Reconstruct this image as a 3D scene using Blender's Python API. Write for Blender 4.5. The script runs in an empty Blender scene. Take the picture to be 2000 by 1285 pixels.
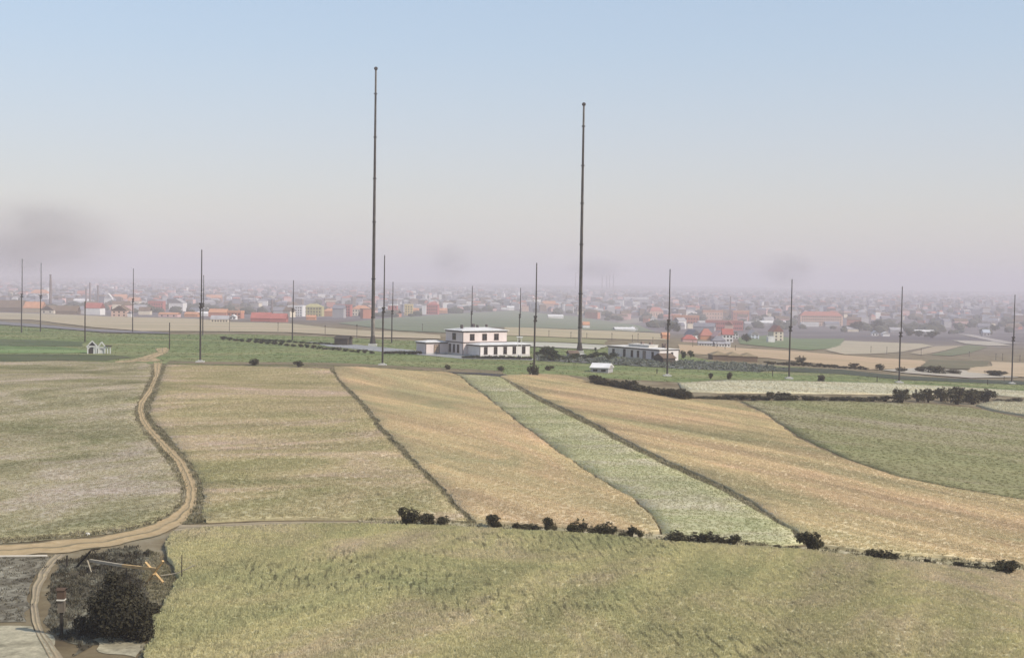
import bpy, bmesh, math, random
import numpy as np
from mathutils import Vector, Matrix, noise
from mathutils.geometry import delaunay_2d_cdt
random.seed(7); np.random.seed(7)
R = math.radians
S = bpy.context.scene
C = S.collection

# ------------------------------------------------------------------ camera, sky, sun
CAM_H = 22.0; F = 2600.0; W0, H0 = 2000.0, 1285.0
PITCH = math.atan(97.5 / F); ROLL = R(0.88)
fwd = Vector((0, math.cos(PITCH), -math.sin(PITCH)))
r0 = Vector((1, 0, 0)); u0 = Vector((0, math.sin(PITCH), math.cos(PITCH)))
right = r0 * math.cos(ROLL) + u0 * math.sin(ROLL)
up = u0 * math.cos(ROLL) - r0 * math.sin(ROLL)
cd = bpy.data.cameras.new('camera'); cam = bpy.data.objects.new('camera', cd); C.objects.link(cam)
m = Matrix((right, up, -fwd)).transposed().to_4x4(); m.translation = (0, 0, CAM_H)
cam.matrix_world = m
cd.sensor_width = 36; cd.lens = F / W0 * 36; cd.clip_start = 0.5; cd.clip_end = 60000
S.camera = cam

SUN_EL, SUN_AZ = R(40), R(118)           # azimuth clockwise from +Y: from the right, a little behind the camera
sun_dir = Vector((math.sin(SUN_AZ) * math.cos(SUN_EL), math.cos(SUN_AZ) * math.cos(SUN_EL), math.sin(SUN_EL)))
world = bpy.data.worlds.new('World'); S.world = world; world.use_nodes = True
nt = world.node_tree; nt.nodes.clear()
out = nt.nodes.new('ShaderNodeOutputWorld'); bg = nt.nodes.new('ShaderNodeBackground')
sky = nt.nodes.new('ShaderNodeTexSky'); sky.sky_type = 'NISHITA'; sky.sun_disc = False
sky.sun_elevation = SUN_EL; sky.sun_rotation = SUN_AZ
sky.air_density = 1.0; sky.dust_density = 1.0; sky.ozone_density = 1.2; sky.altitude = 200
# milky summer air: a pale veil over the clear sky, thickest at the horizon and the same all the way round
tc = nt.nodes.new('ShaderNodeTexCoord'); sx = nt.nodes.new('ShaderNodeSeparateXYZ'); nt.links.new(tc.outputs['Generated'], sx.inputs[0])
def wramp(stops):
    rp = nt.nodes.new('ShaderNodeValToRGB'); nt.links.new(sx.outputs[2], rp.inputs[0]); e = rp.color_ramp.elements
    while len(e) < len(stops): e.new(.5)
    for i, (p_, c_) in enumerate(stops): e[i].position = p_; e[i].color = (*c_, 1)
    return rp.outputs[0]
veil = nt.nodes.new('ShaderNodeVectorMath'); veil.operation = 'SCALE'; veil.inputs['Scale'].default_value = 5.3
nt.links.new(wramp([(0, (.60, .575, .585)), (.05, (.625, .60, .585)), (.10, (.575, .595, .64)), (.17, (.50, .585, .68)), (.30, (.44, .56, .70))]), veil.inputs[0])
mx = nt.nodes.new('ShaderNodeMix'); mx.data_type = 'RGBA'; nt.links.new(wramp([(0, (.85,) * 3), (.10, (.75,) * 3), (.25, (.55,) * 3), (1, (.15,) * 3)]), mx.inputs[0])
nt.links.new(sky.outputs[0], mx.inputs[6]); nt.links.new(veil.outputs[0], mx.inputs[7])
nt.links.new(mx.outputs[2], bg.inputs[0]); bg.inputs[1].default_value = 0.13
nt.links.new(bg.outputs[0], out.inputs[0])
ld = bpy.data.lights.new('sun', 'SUN'); ld.energy = 2.8; ld.angle = R(0.5); ld.color = (1, .92, .80)
lo = bpy.data.objects.new('sun', ld); C.objects.link(lo)
lo.rotation_euler = sun_dir.to_track_quat('Z', 'Y').to_euler(); lo.location = (0, 0, 300)
S.view_settings.view_transform = 'Standard'; S.view_settings.look = 'None'
S.view_settings.exposure = 0.55; S.view_settings.gamma = 1
S.view_settings.use_curve_mapping = False
S.render.engine = 'CYCLES'; S.cycles.use_denoising = True
S.cycles.max_bounces = 5; S.cycles.volume_bounces = 1; S.cycles.diffuse_bounces = 2
S.cycles.transparent_max_bounces = 8

# ------------------------------------------------------------------ terrain
def sp(x, k): return np.logaddexp(0, np.asarray(x, float) / k) * k
def hgt(x, y):
    x = np.asarray(x, float); y = np.asarray(y, float)
    side = -0.05 * (sp(x - 8, 8) - sp(x - 205, 12)) * (1 - np.clip((y - 1500) / 2500, 0, 1))
    drop = -0.022 * (sp(y - 450, 30) - sp(y - 1900, 200))
    near = np.clip((430 - y) / 120, 0, 1) * np.clip((y - 20) / 50, 0, 1)
    und = (0.45 * np.sin(x / 19 + y / 47 + .7) * np.sin(y / 29 - .4) + .3 * np.sin(y / 15 + x / 31)) * near
    return side + drop + und
def h1(x, y): return float(hgt(x, y))
def ray(px, py):
    return (fwd + right * ((px - W0 / 2) / F) + up * ((H0 / 2 - py) / F)).normalized()
def P(px, py):
    """the place on the terrain seen at a spot of the photograph"""
    d = ray(px, py); t = np.concatenate([np.arange(30, 700, .5), np.geomspace(700, 20000, 4000)])
    z = CAM_H + d.z * t - hgt(d.x * t, d.y * t)
    i = int(np.argmax(z < 0))
    if z[i] >= 0: i = len(t) - 1
    a = t[i - 1] + (t[i] - t[i - 1]) * z[i - 1] / (z[i - 1] - z[i] + 1e-9)
    return Vector((d.x * a, d.y * a, h1(d.x * a, d.y * a)))
def px_m(p):                                   # metres per photo pixel at p
    return (p - Vector((0, 0, CAM_H))).dot(fwd) / F
def height_at(p, px, py):                      # height above p of the spot of the photo, at p's depth
    d = ray(px, py); dep = (p - Vector((0, 0, CAM_H))).dot(fwd)
    return CAM_H + d.z * dep / d.dot(fwd) - p.z

# ------------------------------------------------------------------ materials
def nodes(name):
    mt = bpy.data.materials.new(name); mt.use_nodes = True
    t = mt.node_tree; b = t.nodes['Principled BSDF']; b.inputs['Roughness'].default_value = .95
    b.inputs['Specular IOR Level'].default_value = .15
    return mt, t, b
def mapped(t, scale=(1, 1, 1), rz=0, coord='Position'):
    if coord == 'Position':
        g = t.nodes.new('ShaderNodeNewGeometry'); o = g.outputs['Position']
    else:
        g = t.nodes.new('ShaderNodeTexCoord'); o = g.outputs[coord]
    mp = t.nodes.new('ShaderNodeMapping'); mp.vector_type = 'POINT'
    if rz:
        r = t.nodes.new('ShaderNodeVectorRotate'); r.rotation_type = 'Z_AXIS'; r.inputs['Angle'].default_value = -rz
        t.links.new(o, r.inputs['Vector']); o = r.outputs[0]
    mp.inputs['Scale'].default_value = scale
    t.links.new(o, mp.inputs['Vector']); return mp.outputs[0]
def noise_n(t, vec, scale, detail=4, rough=.55):
    n = t.nodes.new('ShaderNodeTexNoise'); n.inputs['Scale'].default_value = scale
    n.inputs['Detail'].default_value = detail; n.inputs['Roughness'].default_value = rough
    t.links.new(vec, n.inputs['Vector']); return n.outputs['Fac']
def ramp(t, fac, stops):
    r = t.nodes.new('ShaderNodeValToRGB'); e = r.color_ramp.elements
    while len(e) < len(stops): e.new(.5)
    for i, (p, c) in enumerate(stops):
        e[i].position = p; e[i].color = (*c, 1) if len(c) == 3 else c
    t.links.new(fac, r.inputs[0]); return r.outputs[0]
def mixc(t, a, b, fac, mode='MIX'):
    n = t.nodes.new('ShaderNodeMix'); n.data_type = 'RGBA'; n.blend_type = mode
    for sock, v in ((n.inputs[0], fac), (n.inputs[6], a), (n.inputs[7], b)):
        if hasattr(v, 'is_output'): t.links.new(v, sock)
        else: sock.default_value = v if not isinstance(v, tuple) else ((*v, 1) if len(v) == 3 else v)
    return n.outputs[2]
def gray(t, fac, lo, hi, a=.3, b=.7):
    return ramp(t, fac, [(a, (lo,) * 3), (b, (hi,) * 3)])
def crop_mat(name, cols, patch=12, rz=0, stretch=4, streak=.25, speck=.15, rnd=.12, rows=0):
    """cols: three colours of one crop, mixed in drifting patches; faint bands along the sowing direction rz; rows: gaps in the drilling"""
    mt, t, b = nodes(name)
    v = mapped(t, (1 / (patch * stretch), 1 / patch, 1 / patch), rz)
    n1 = t.nodes.new('ShaderNodeTexNoise'); n1.inputs['Scale'].default_value = 1; n1.inputs['Detail'].default_value = 7; n1.inputs['Roughness'].default_value = .68; n1.inputs['Distortion'].default_value = .9
    t.links.new(v, n1.inputs['Vector'])
    c = ramp(t, n1.outputs['Fac'], [(.34, cols[0]), (.5, cols[1]), (.66, cols[2])])
    for along, across, k in ((90, 7, streak), (40, 1.6, streak * .45)):
        n2 = t.nodes.new('ShaderNodeTexNoise'); n2.inputs['Scale'].default_value = 1; n2.inputs['Detail'].default_value = 4; n2.inputs['Distortion'].default_value = .35
        t.links.new(mapped(t, (1 / along, 1 / across, 0), rz), n2.inputs['Vector'])
        c = mixc(t, c, gray(t, n2.outputs['Fac'], 1 - k, 1 + k * .5, .36, .6), 1.0, 'MULTIPLY')
    c = mixc(t, c, gray(t, noise_n(t, mapped(t, (1, 1, .3)), 1.6, 4, .75), 1 - speck, 1 + speck), 1.0, 'MULTIPLY')
    if rows:
        f = noise_n(t, mapped(t, (1 / 2.2, 1 / .3, 0), R(96)), 1, 2, .5)
        g = noise_n(t, mapped(t, (1 / 22, 1 / 14, 0), 0), 1, 3, .6)
        k = mixc(t, (1, 1, 1), gray(t, f, 1 - rows, 1, .36, .48), ramp(t, g, [(.42, (0, 0, 0)), (.62, (1, 1, 1))]))
        c = mixc(t, c, k, 1.0, 'MULTIPLY')
    oi = t.nodes.new('ShaderNodeObjectInfo')
    c = mixc(t, c, gray(t, oi.outputs['Random'], 1 - rnd, 1 + rnd, 0, 1), 1.0, 'MULTIPLY')
    t.links.new(c, b.inputs['Base Color']); return mt
_mc = {}
def rgb(c): return tuple(round(x, 3) for x in c)
def plain(name, col, var=.18, scale=.6, rough=.9):
    """a painted, plastered or wooden surface with uneven weathering"""
    key = (name, rgb(col))
    if key in _mc: return _mc[key]
    mt, t, b = nodes(name); b.inputs['Roughness'].default_value = rough
    v = mapped(t, (1, 1, .35), 0)
    f = noise_n(t, v, scale, 6, .65)
    c = mixc(t, tuple(col), gray(t, f, 1 - var, 1 + var), 1.0, 'MULTIPLY')
    t.links.new(c, b.inputs['Base Color']); _mc[key] = mt; return mt
def leaf_mat(name, a, b_):
    mt, t, b = nodes(name)
    f = noise_n(t, mapped(t, (1, 1, 1)), 1.7, 3, .7)
    oi = t.nodes.new('ShaderNodeObjectInfo')
    c = ramp(t, f, [(.35, a), (.65, b_)])
    c = mixc(t, c, gray(t, oi.outputs['Random'], .8, 1.2, 0, 1), 1.0, 'MULTIPLY')
    t.links.new(c, b.inputs['Base Color']); return mt
def ground_mat():
    mt, t, b = nodes('dry_ground')
    near = ramp(t, noise_n(t, mapped(t, (.12, .12, .12)), 1, 6, .7), [(.35, (.11, .08, .043)), (.5, (.19, .145, .08)), (.65, (.27, .225, .145))])
    far = ramp(t, noise_n(t, mapped(t, (.004, .012, .01)), 1, 8, .75), [(.35, (.075, .062, .066)), (.52, (.14, .115, .115)), (.68, (.26, .22, .20))])
    g = t.nodes.new('ShaderNodeNewGeometry'); s = t.nodes.new('ShaderNodeSeparateXYZ'); t.links.new(g.outputs['Position'], s.inputs[0])
    mr = t.nodes.new('ShaderNodeMapRange'); mr.inputs[1].default_value = 700; mr.inputs[2].default_value = 1200
    t.links.new(s.outputs[1], mr.inputs[0])
    c = mixc(t, near, far, mr.outputs[0])
    t.links.new(c, b.inputs['Base Color']); return mt

# ------------------------------------------------------------------ mesh helpers
class MB:
    def __init__(s): s.v = []; s.f = []; s.mi = []
    def add(s, vs, fs, mi=0):
        o = len(s.v); s.v += [tuple(v) for v in vs]; s.f += [tuple(i + o for i in f) for f in fs]; s.mi += [mi] * len(fs)
    def box(s, c, d, rot=0, mi=0, taper=1):
        hx, hy, hz = d[0] / 2, d[1] / 2, d[2] / 2; vs = []
        for z, k in ((-hz, 1), (hz, taper)):
            for x, y in ((-hx, -hy), (hx, -hy), (hx, hy), (-hx, hy)):
                x *= k; y *= k
                vs.append((c[0] + x * math.cos(rot) - y * math.sin(rot), c[1] + x * math.sin(rot) + y * math.cos(rot), c[2] + z))
        s.add(vs, [(3, 2, 1, 0), (4, 5, 6, 7), (0, 1, 5, 4), (1, 2, 6, 5), (2, 3, 7, 6), (3, 0, 4, 7)], mi)
    def tube(s, p0, p1, ra, rb=None, n=8, mi=0):
        rb = ra if rb is None else rb
        p0, p1 = Vector(p0), Vector(p1); ax = (p1 - p0).normalized()
        a = ax.orthogonal().normalized(); b = ax.cross(a); vs = []
        for p, r in ((p0, ra), (p1, rb)):
            for i in range(n):
                q = 2 * math.pi * i / n; vs.append(p + (a * math.cos(q) + b * math.sin(q)) * r)
        fs = [(i, (i + 1) % n, n + (i + 1) % n, n + i) for i in range(n)]
        fs += [tuple(reversed(range(n))), tuple(range(n, 2 * n))]
        s.add(vs, fs, mi)
    def bar(s, p0, p1, w, h=None, mi=0):                # a squared timber
        h = h or w; p0, p1 = Vector(p0), Vector(p1); ax = (p1 - p0).normalized()
        a = ax.cross(Vector((0, 0, 1)))
        a = Vector((1, 0, 0)) if a.length < 1e-3 else a.normalized()
        b = a.cross(ax)
        vs = [p + a * (i * w / 2) + b * (j * h / 2) for p in (p0, p1) for i, j in ((-1, -1), (1, -1), (1, 1), (-1, 1))]
        s.add(vs, [(3, 2, 1, 0), (4, 5, 6, 7), (0, 1, 5, 4), (1, 2, 6, 5), (2, 3, 7, 6), (3, 0, 4, 7)], mi)
    def roof(s, w, d, z, rise, kind, over=.3, th=.18, mi=0, c=(0, 0)):
        """gable_x: ridge along x; gable_y: ridge along y; hip; flat. A slab with thickness."""
        x0, x1, y0, y1 = c[0] - w / 2 - over, c[0] + w / 2 + over, c[1] - d / 2 - over, c[1] + d / 2 + over
        if kind == 'flat':
            s.box((c[0], c[1], z + rise / 2), (w + 2 * over, d + 2 * over, max(rise, .2)), 0, mi); return
        mx, my = (x0 + x1) / 2, (y0 + y1) / 2
        if kind == 'hip':
            k = min(w, d) * .45
            if w >= d: ra, rb = (x0 + k, my), (x1 - k, my)
            else: ra, rb = (mx, y0 + k), (mx, y1 - k)
        elif kind == 'gable_x': ra, rb = (x0, my), (x1, my)
        elif kind == 'gable_y': ra, rb = (mx, y0), (mx, y1)
        elif kind == 'shed':
            vs = [(x0, y0, z), (x1, y0, z), (x1, y1, z + rise), (x0, y1, z + rise)]
            vs += [(a, b, q + th) for a, b, q in vs]
            s.add(vs, [(3, 2, 1, 0), (4, 5, 6, 7), (0, 1, 5, 4), (1, 2, 6, 5), (2, 3, 7, 6), (3, 0, 4, 7)], mi); return
        vs = [(x0, y0, z), (x1, y0, z), (x1, y1, z), (x0, y1, z), (*ra, z + rise), (*rb, z + rise)]
        vs2 = [(a, b, q + th) for a, b, q in vs]
        if w >= d and kind == 'hip' or kind == 'gable_x': top = [(0, 1, 5, 4), (2, 3, 4, 5), (1, 2, 5), (3, 0, 4)]
        else: top = [(1, 2, 5, 4), (3, 0, 4, 5), (0, 1, 4), (2, 3, 5)]
        fs = [tuple(i + 6 for i in f) for f in top] + [tuple(reversed(f)) for f in top]
        fs += [(0, 1, 7, 6), (1, 2, 8, 7), (2, 3, 9, 8), (3, 0, 6, 9)]
        s.add(vs + vs2, fs, mi)
    def mesh(s, name, mats=(), smooth=False):
        me = bpy.data.meshes.new(name); me.from_pydata(s.v, [], s.f)
        for mt in mats: me.materials.append(mt)
        if any(s.mi): me.polygons.foreach_set('material_index', s.mi)
        if smooth: me.polygons.foreach_set('use_smooth', [True] * len(me.polygons))
        me.update(); return me
def link(name, data, parent=None, loc=(0, 0, 0), rz=0):
    o = bpy.data.objects.new(name, data); C.objects.link(o)
    if parent: o.parent = parent
    o.location = loc; o.rotation_euler = (0, 0, rz); return o
def part(name, mb, mat, parent, loc=(0, 0, 0), rz=0, smooth=False):
    return link(name, mb.mesh(name, [mat], smooth), parent, loc, rz)
def tag(o, label, cat, group=None):
    o['label'] = label; o['category'] = cat
    if group: o['group'] = group
    return o
def thing(name, label, cat, loc, rz=0, group=None):
    return tag(link(name, None, None, loc, rz), label, cat, group)
def kind(o, k, label=None):
    o['kind'] = k
    if label: o['label'] = label
    return o

# ------------------------------------------------------------------ ground sheets
def axis(fine0, fine1, step, lo, hi, g=1.12):
    a = list(np.arange(fine0, fine1 + .1, step)); s = step
    while a[-1] < hi: s *= g; a.append(a[-1] + s)
    s = step
    while a[0] > lo: s *= g; a.insert(0, a[0] - s)
    return np.array(a)
xs = axis(-240, 260, 4, -16000, 16000); ys = axis(40, 560, 4, -300, 17000, 1.06)
X, Y = np.meshgrid(xs, ys); Z = hgt(X, Y)
gm = bpy.data.meshes.new('ground'); nx, ny = len(xs), len(ys)
idx = np.arange(nx * ny).reshape(ny, nx)
gm.from_pydata(np.stack([X, Y, Z], -1).reshape(-1, 3).tolist(), [], np.stack([idx[:-1, :-1], idx[:-1, 1:], idx[1:, 1:], idx[1:, :-1]], -1).reshape(-1, 4).tolist())
gm.polygons.foreach_set('use_smooth', [True] * len(gm.polygons)); gm.materials.append(ground_mat())
kind(link('ground', gm), 'structure')

hx = np.linspace(-9000, 9000, 160); HM_ = MB()
for (y0, hh, sd) in ((7600, 20, 1.3), (9800, 34, 4.1)):
    top = [max(2., hh * (.65 + .5 * noise.noise(Vector((x / 1900, sd, 0))) + .12 * noise.noise(Vector((x / 230, sd, 5))))) for x in hx]
    for (ya, ka), (yb, kb) in (((-900, 0), (-350, .7)), ((-350, .7), (0, 1)), ((0, 1), (900, 0))):
        for i in range(len(hx) - 1):
            z0 = -36.5
            HM_.add([(hx[i], y0 + ya, z0 + top[i] * ka), (hx[i + 1], y0 + ya, z0 + top[i + 1] * ka), (hx[i + 1], y0 + yb, z0 + top[i + 1] * kb), (hx[i], y0 + yb, z0 + top[i] * kb)], [(0, 1, 2, 3)])
kind(link('hills', HM_.mesh('hills', [plain('far_hills', (.06, .06, .05), .2, .002)], True)), 'structure', 'low dark rise closing the plain at the horizon')
def wpoly(pts): return [P(x, y).xy for x, y in pts]
def inside(poly, x, y):
    c = np.zeros(np.shape(x), bool); n = len(poly)
    for i in range(n):
        (xa, ya), (xb, yb) = poly[i], poly[i - 1]
        if ya == yb: continue
        c ^= ((ya > y) != (yb > y)) & (x < (xb - xa) * (y - ya) / (yb - ya) + xa)
    return c
def sheet_mesh(name, poly, off, step, mat, skirt=0, rag=0.0, edge=None):
    edge = edge or step * .6
    b = []
    for i in range(len(poly)):
        p, q = Vector(poly[i]), Vector(poly[(i + 1) % len(poly)]); n = max(1, int((q - p).length / edge)); 
        for k in range(n):
            v = p.lerp(q, k / n)
            if rag: 
                w = noise.noise_vector(Vector((v.x * .35, v.y * .35, 3.1)))
                v = v + Vector((w.x, w.y)) * rag
            b.append(v)
    bx = np.array([v.x for v in b]); by = np.array([v.y for v in b])
    gx, gy = np.meshgrid(np.arange(bx.min(), bx.max(), step), np.arange(by.min(), by.max(), step))
    gx = (gx + (np.random.rand(*gx.shape) - .5) * step * .5).ravel(); gy = (gy + (np.random.rand(*gy.shape) - .5) * step * .5).ravel()
    k = inside([tuple(v) for v in b], gx, gy)
    vs = b + [Vector(p) for p in zip(gx[k].tolist(), gy[k].tolist())]
    ed = [(i, (i + 1) % len(b)) for i in range(len(b))]
    r = delaunay_2d_cdt(vs, ed, [], 1, 1e-4)
    v2, f2 = r[0], r[2]
    vx = np.array([v.x for v in v2]); vy = np.array([v.y for v in v2]); z = hgt(vx, vy)
    me = bpy.data.meshes.new(name)
    V = np.stack([vx, vy, z + off], -1).tolist(); Fs = [list(f) for f in f2]
    if skirt:
        cnt = {}
        for f in Fs:
            for i in range(3):
                e = (f[i], f[(i + 1) % 3]); cnt[e] = 1
        for (a_, b_) in list(cnt):
            if (b_, a_) not in cnt:
                o = len(V)
                V.append([V[a_][0], V[a_][1], V[a_][2] - skirt]); V.append([V[b_][0], V[b_][1], V[b_][2] - skirt])
                Fs.append([b_, a_, o, o + 1])
    me.from_pydata(V, [], Fs); me.materials.append(mat)
    me.polygons.foreach_set('use_smooth', [True] * len(f2) + [False] * (len(Fs) - len(f2)))
    me.update(); return me
def sheet(name, px, off, step, mat, skirt=0, rag=0, label=None):
    o = link(name, sheet_mesh(name, wpoly(px), off, step, mat, skirt, rag)); kind(o, 'structure', label); return o

# tufts scattered over a sheet: the crop itself, one uncountable mass per field
def tuft_mesh(name, n, w, h, spread, mat, lean=.35, seed=0):
    rr = random.Random(seed); mb = MB()
    for i in range(n):
        a = rr.uniform(0, 6.283); d = rr.uniform(0, spread); x, y = d * math.cos(a), d * math.sin(a)
        q = rr.uniform(0, 6.283); l = rr.uniform(.05, lean) * h; hh = h * rr.uniform(.65, 1.1); ww = w * rr.uniform(.7, 1.3)
        t = rr.uniform(0, 6.283); tx, ty = math.cos(t) * ww / 2, math.sin(t) * ww / 2
        dx, dy = l * math.cos(q), l * math.sin(q)
        mb.add([(x - tx, y - ty, 0), (x + tx, y + ty, 0), (x + tx * 1.3 + dx * .6, y + ty * 1.3 + dy * .6, hh * .7), (x - tx * 1.3 + dx * .6, y - ty * 1.3 + dy * .6, hh * .7), (x + dx, y + dy, hh)],
               [(0, 1, 2, 3), (3, 2, 4)])
    return mb.mesh(name, [leafy(mat)])
_lm = {}
def leafy(mat):
    """the same plant colour as thin blades that let some light through"""
    if mat.name not in _lm:
        m2 = mat.copy(); m2.name = mat.name + '_blades'; t = m2.node_tree; b = t.nodes['Principled BSDF']; o = t.nodes['Material Output']
        tr = t.nodes.new('ShaderNodeBsdfTranslucent'); mx = t.nodes.new('ShaderNodeMixShader'); mx.inputs[0].default_value = .42
        t.links.new(b.inputs['Base Color'].links[0].from_socket, tr.inputs['Color'])
        t.links.new(b.outputs[0], mx.inputs[1]); t.links.new(tr.outputs[0], mx.inputs[2]); t.links.new(mx.outputs[0], o.inputs['Surface']); _lm[mat.name] = m2
    return _lm[mat.name]
def scatter(name, label, base_mesh, tuft, density, seed=0, smin=.7, smax=1.3):
    src = bpy.data.objects.new(tuft.name, tuft)
    o = link(name, base_mesh); kind(o, 'stuff', label); o['category'] = 'crop'
    g = bpy.data.node_groups.new(name, 'GeometryNodeTree')
    g.interface.new_socket('Geometry', in_out='INPUT', socket_type='NodeSocketGeometry')
    g.interface.new_socket('Geometry', in_out='OUTPUT', socket_type='NodeSocketGeometry')
    N = g.nodes.new; L = g.links.new
    i, ou = N('NodeGroupInput'), N('NodeGroupOutput')
    ds = N('GeometryNodeDistributePointsOnFaces'); ds.inputs['Density'].default_value = density; ds.inputs['Seed'].default_value = seed
    ob = N('GeometryNodeObjectInfo'); ob.inputs['Object'].default_value = src; ob.inputs['As Instance'].default_value = True
    ip = N('GeometryNodeInstanceOnPoints')
    rv = N('FunctionNodeRandomValue'); rv.data_type = 'FLOAT_VECTOR'; rv.inputs[0].default_value = (-.12, -.12, 0); rv.inputs[1].default_value = (.12, .12, 6.283)
    rs = N('FunctionNodeRandomValue'); rs.data_type = 'FLOAT'; rs.inputs[2].default_value = smin; rs.inputs[3].default_value = smax
    L(i.outputs[0], ds.inputs['Mesh']); L(ds.outputs['Points'], ip.inputs['Points']); L(ob.outputs['Geometry'], ip.inputs['Instance'])
    L(rv.outputs[0], ip.inputs['Rotation']); L(rs.outputs[1], ip.inputs['Scale']); L(ip.outputs[0], ou.inputs[0])
    md = o.modifiers.new('scatter', 'NODES'); md.node_group = g
    return o
def up_only(me, name):                                   # the top faces of a sheet, for scattering
    bm = bmesh.new(); bm.from_mesh(me); bm.normal_update()
    bmesh.ops.delete(bm, geom=[f for f in bm.faces if abs(f.normal.z) < .3], context='FACES')
    n = bpy.data.meshes.new(name); bm.to_mesh(n); bm.free(); return n
def crop(name, label, px, mat, h, density, tuft=(9, .05, .26), step=3.0, off=None, rag=.5, seed=0):
    off = .8 * h if off is None else off
    o = sheet(name, px, off, step, mat, off + .05, rag, label)
    tm = tuft_mesh(name + '_tuft', tuft[0], tuft[1], h * .34 + .03, tuft[2], mat, .9, seed=seed)
    base = up_only(o.data, name + '_bed'); 
    scatter(name.replace('field', 'crop') if 'field' in name else name + '_crop', label + ', its standing stalks', base, tm, density, seed)
    return o

# --- crops. colours as the plants have them
M_near = crop_mat('ripening_barley', [(.52, .50, .27), (.63, .57, .32), (.69, .58, .40)], 16, R(70), 1.3, .12, .16, .14, .5)
M_left = crop_mat('rough_grass', [(.26, .255, .125), (.45, .395, .245), (.60, .505, .41)], 22, R(60), 1.3, .12, .18)
M_mid = crop_mat('thin_barley', [(.42, .38, .20), (.56, .47, .285), (.68, .54, .425)], 19, R(30), 1.5, .12, .18, .12, .25)
M_whA = crop_mat('ripe_wheat', [(.56, .50, .30), (.68, .555, .34), (.715, .545, .355)], 15, R(118), 3, .15, .06, .06)
M_grn = crop_mat('green_oats', [(.385, .38, .20), (.465, .435, .255), (.545, .485, .34)], 8, R(20), 1.6, .12, .08, .05)
M_whB = crop_mat('ripe_rye', [(.52, .46, .27), (.66, .54, .33), (.70, .535, .35)], 14, R(124), 3, .18, .06, .06)
M_dgr = crop_mat('beet_leaves', [(.225, .225, .10), (.29, .265, .13), (.37, .31, .20)], 20, R(150), 2.5, .10, .14)
M_pale = crop_mat('pale_stubble', [(.52, .49, .34), (.58, .53, .37), (.58, .49, .32)], 8, R(170), 4, .10, .12)

left_px = [(-260, 712), (-60, 708), (120, 706), (285, 710), (294, 714), (294, 735), (281, 762), (266, 790), (262, 806), (269, 829), (293, 864), (325, 902), (345, 937), (353, 965), (348, 985), (326, 1006), (298, 1021), (240, 1034), (150, 1043), (0, 1053), (-120, 1060), (-300, 1070)]
mid_px = [(325, 714), (480, 717), (640, 722), (653, 736), (693, 783), (748, 853), (803, 908), (853, 958), (901, 1009), (912, 1022), (880, 1019), (770, 1016), (600, 1015), (480, 1017), (402, 1022), (393, 1012), (395, 988), (397, 958), (384, 925), (358, 888), (324, 848), (299, 822), (293, 806), (298, 790), (310, 765), (319, 735)]
whA_px = [(654, 718), (700, 719), (800, 726), (872, 729), (897, 737), (947, 777), (1007, 827), (1057, 862), (1119, 907), (1179, 947), (1229, 977), (1267, 1006), (1289, 1043), (1250, 1044), (1180, 1036), (1100, 1031), (1000, 1026), (930, 1022), (905, 1000), (855, 945), (805, 895), (750, 840), (694, 771), (656, 733)]
grn_px = [(890, 731), (930, 733), (977, 737), (1010, 760), (1100, 808), (1200, 860), (1300, 910), (1400, 955), (1480, 1000), (1540, 1035), (1566, 1062), (1520, 1067), (1440, 1059), (1340, 1048), (1294, 1044), (1272, 1003), (1232, 973), (1182, 943), (1122, 903), (1060, 858), (1010, 823), (950, 773), (900, 735)]
whB_px = [(976, 737), (1050, 733), (1105, 736), (1148, 748), (1240, 766), (1330, 781), (1432, 785), (1494, 812), (1554, 858), (1635, 896), (1748, 934), (1850, 956), (2000, 981), (2600, 1010), (2600, 1140), (2000, 1104), (1880, 1094), (1760, 1084), (1660, 1076), (1592, 1068), (1552, 1040), (1482, 990), (1402, 946), (1302, 901), (1202, 851), (1102, 799), (1011, 754)]
dgr_px = [(1446, 784), (1560, 782), (1680, 785), (1800, 788), (1895, 796), (2000, 818), (2600, 850), (2600, 1003), (2000, 975), (1850, 950), (1748, 928), (1638, 890), (1558, 852), (1498, 808)]
pale_px = [(1325, 749), (1420, 744), (1560, 746), (1700, 749), (1850, 756), (2000, 765), (2600, 775), (2600, 784), (2000, 777), (1900, 769), (1740, 771), (1560, 769), (1400, 768), (1335, 765)]
pale2_px = [(1908, 793), (1955, 784), (2060, 786), (2600, 796), (2600, 838), (2000, 813), (1940, 803)]
near_px = [(340, 1046), (420, 1037), (600, 1030), (770, 1031), (900, 1037), (1000, 1041), (1180, 1052), (1300, 1065), (1450, 1074), (1600, 1084), (1700, 1098), (1800, 1107), (1900, 1119), (2600, 1153), (2700, 1560), (250, 1560), (285, 1300), (306, 1210), (336, 1170), (348, 1140), (340, 1105), (322, 1068)]
crop('rough_field', 'patchy olive and brown grass field left of the winding dirt road', left_px, M_left, .20, 12, tuft=(9, .028, .2), seed=1)
crop('barley_field', 'mottled olive and tan barley field right of the winding dirt road', mid_px, M_mid, .26, 13, tuft=(9, .028, .2), seed=2)
crop('wheat_field', 'tan wheat strip between the mottled field and the pale green strip', whA_px, M_whA, .34, 18, tuft=(8, .024, .17), seed=3)
crop('oat_field', 'pale green strip of crop between the two tan wheat strips', grn_px, M_grn, .15, 14, tuft=(8, .024, .18), seed=4)
crop('rye_field', 'long tan strip of ripe crop running to the right edge', whB_px, M_whB, .34, 18, tuft=(8, .024, .17), seed=5)
crop('beet_field', 'smooth dark green field on the right beyond the tan strip', dgr_px, M_dgr, .10, 3, seed=6)
crop('stubble_field', 'narrow cream strip below the pole masts on the right', pale_px, M_pale, .3, 2, seed=7)
crop('stubble_field', 'cream patch of crop at the right edge beside the dark bushes', pale2_px, M_pale, .5, 3, seed=8)
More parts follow.
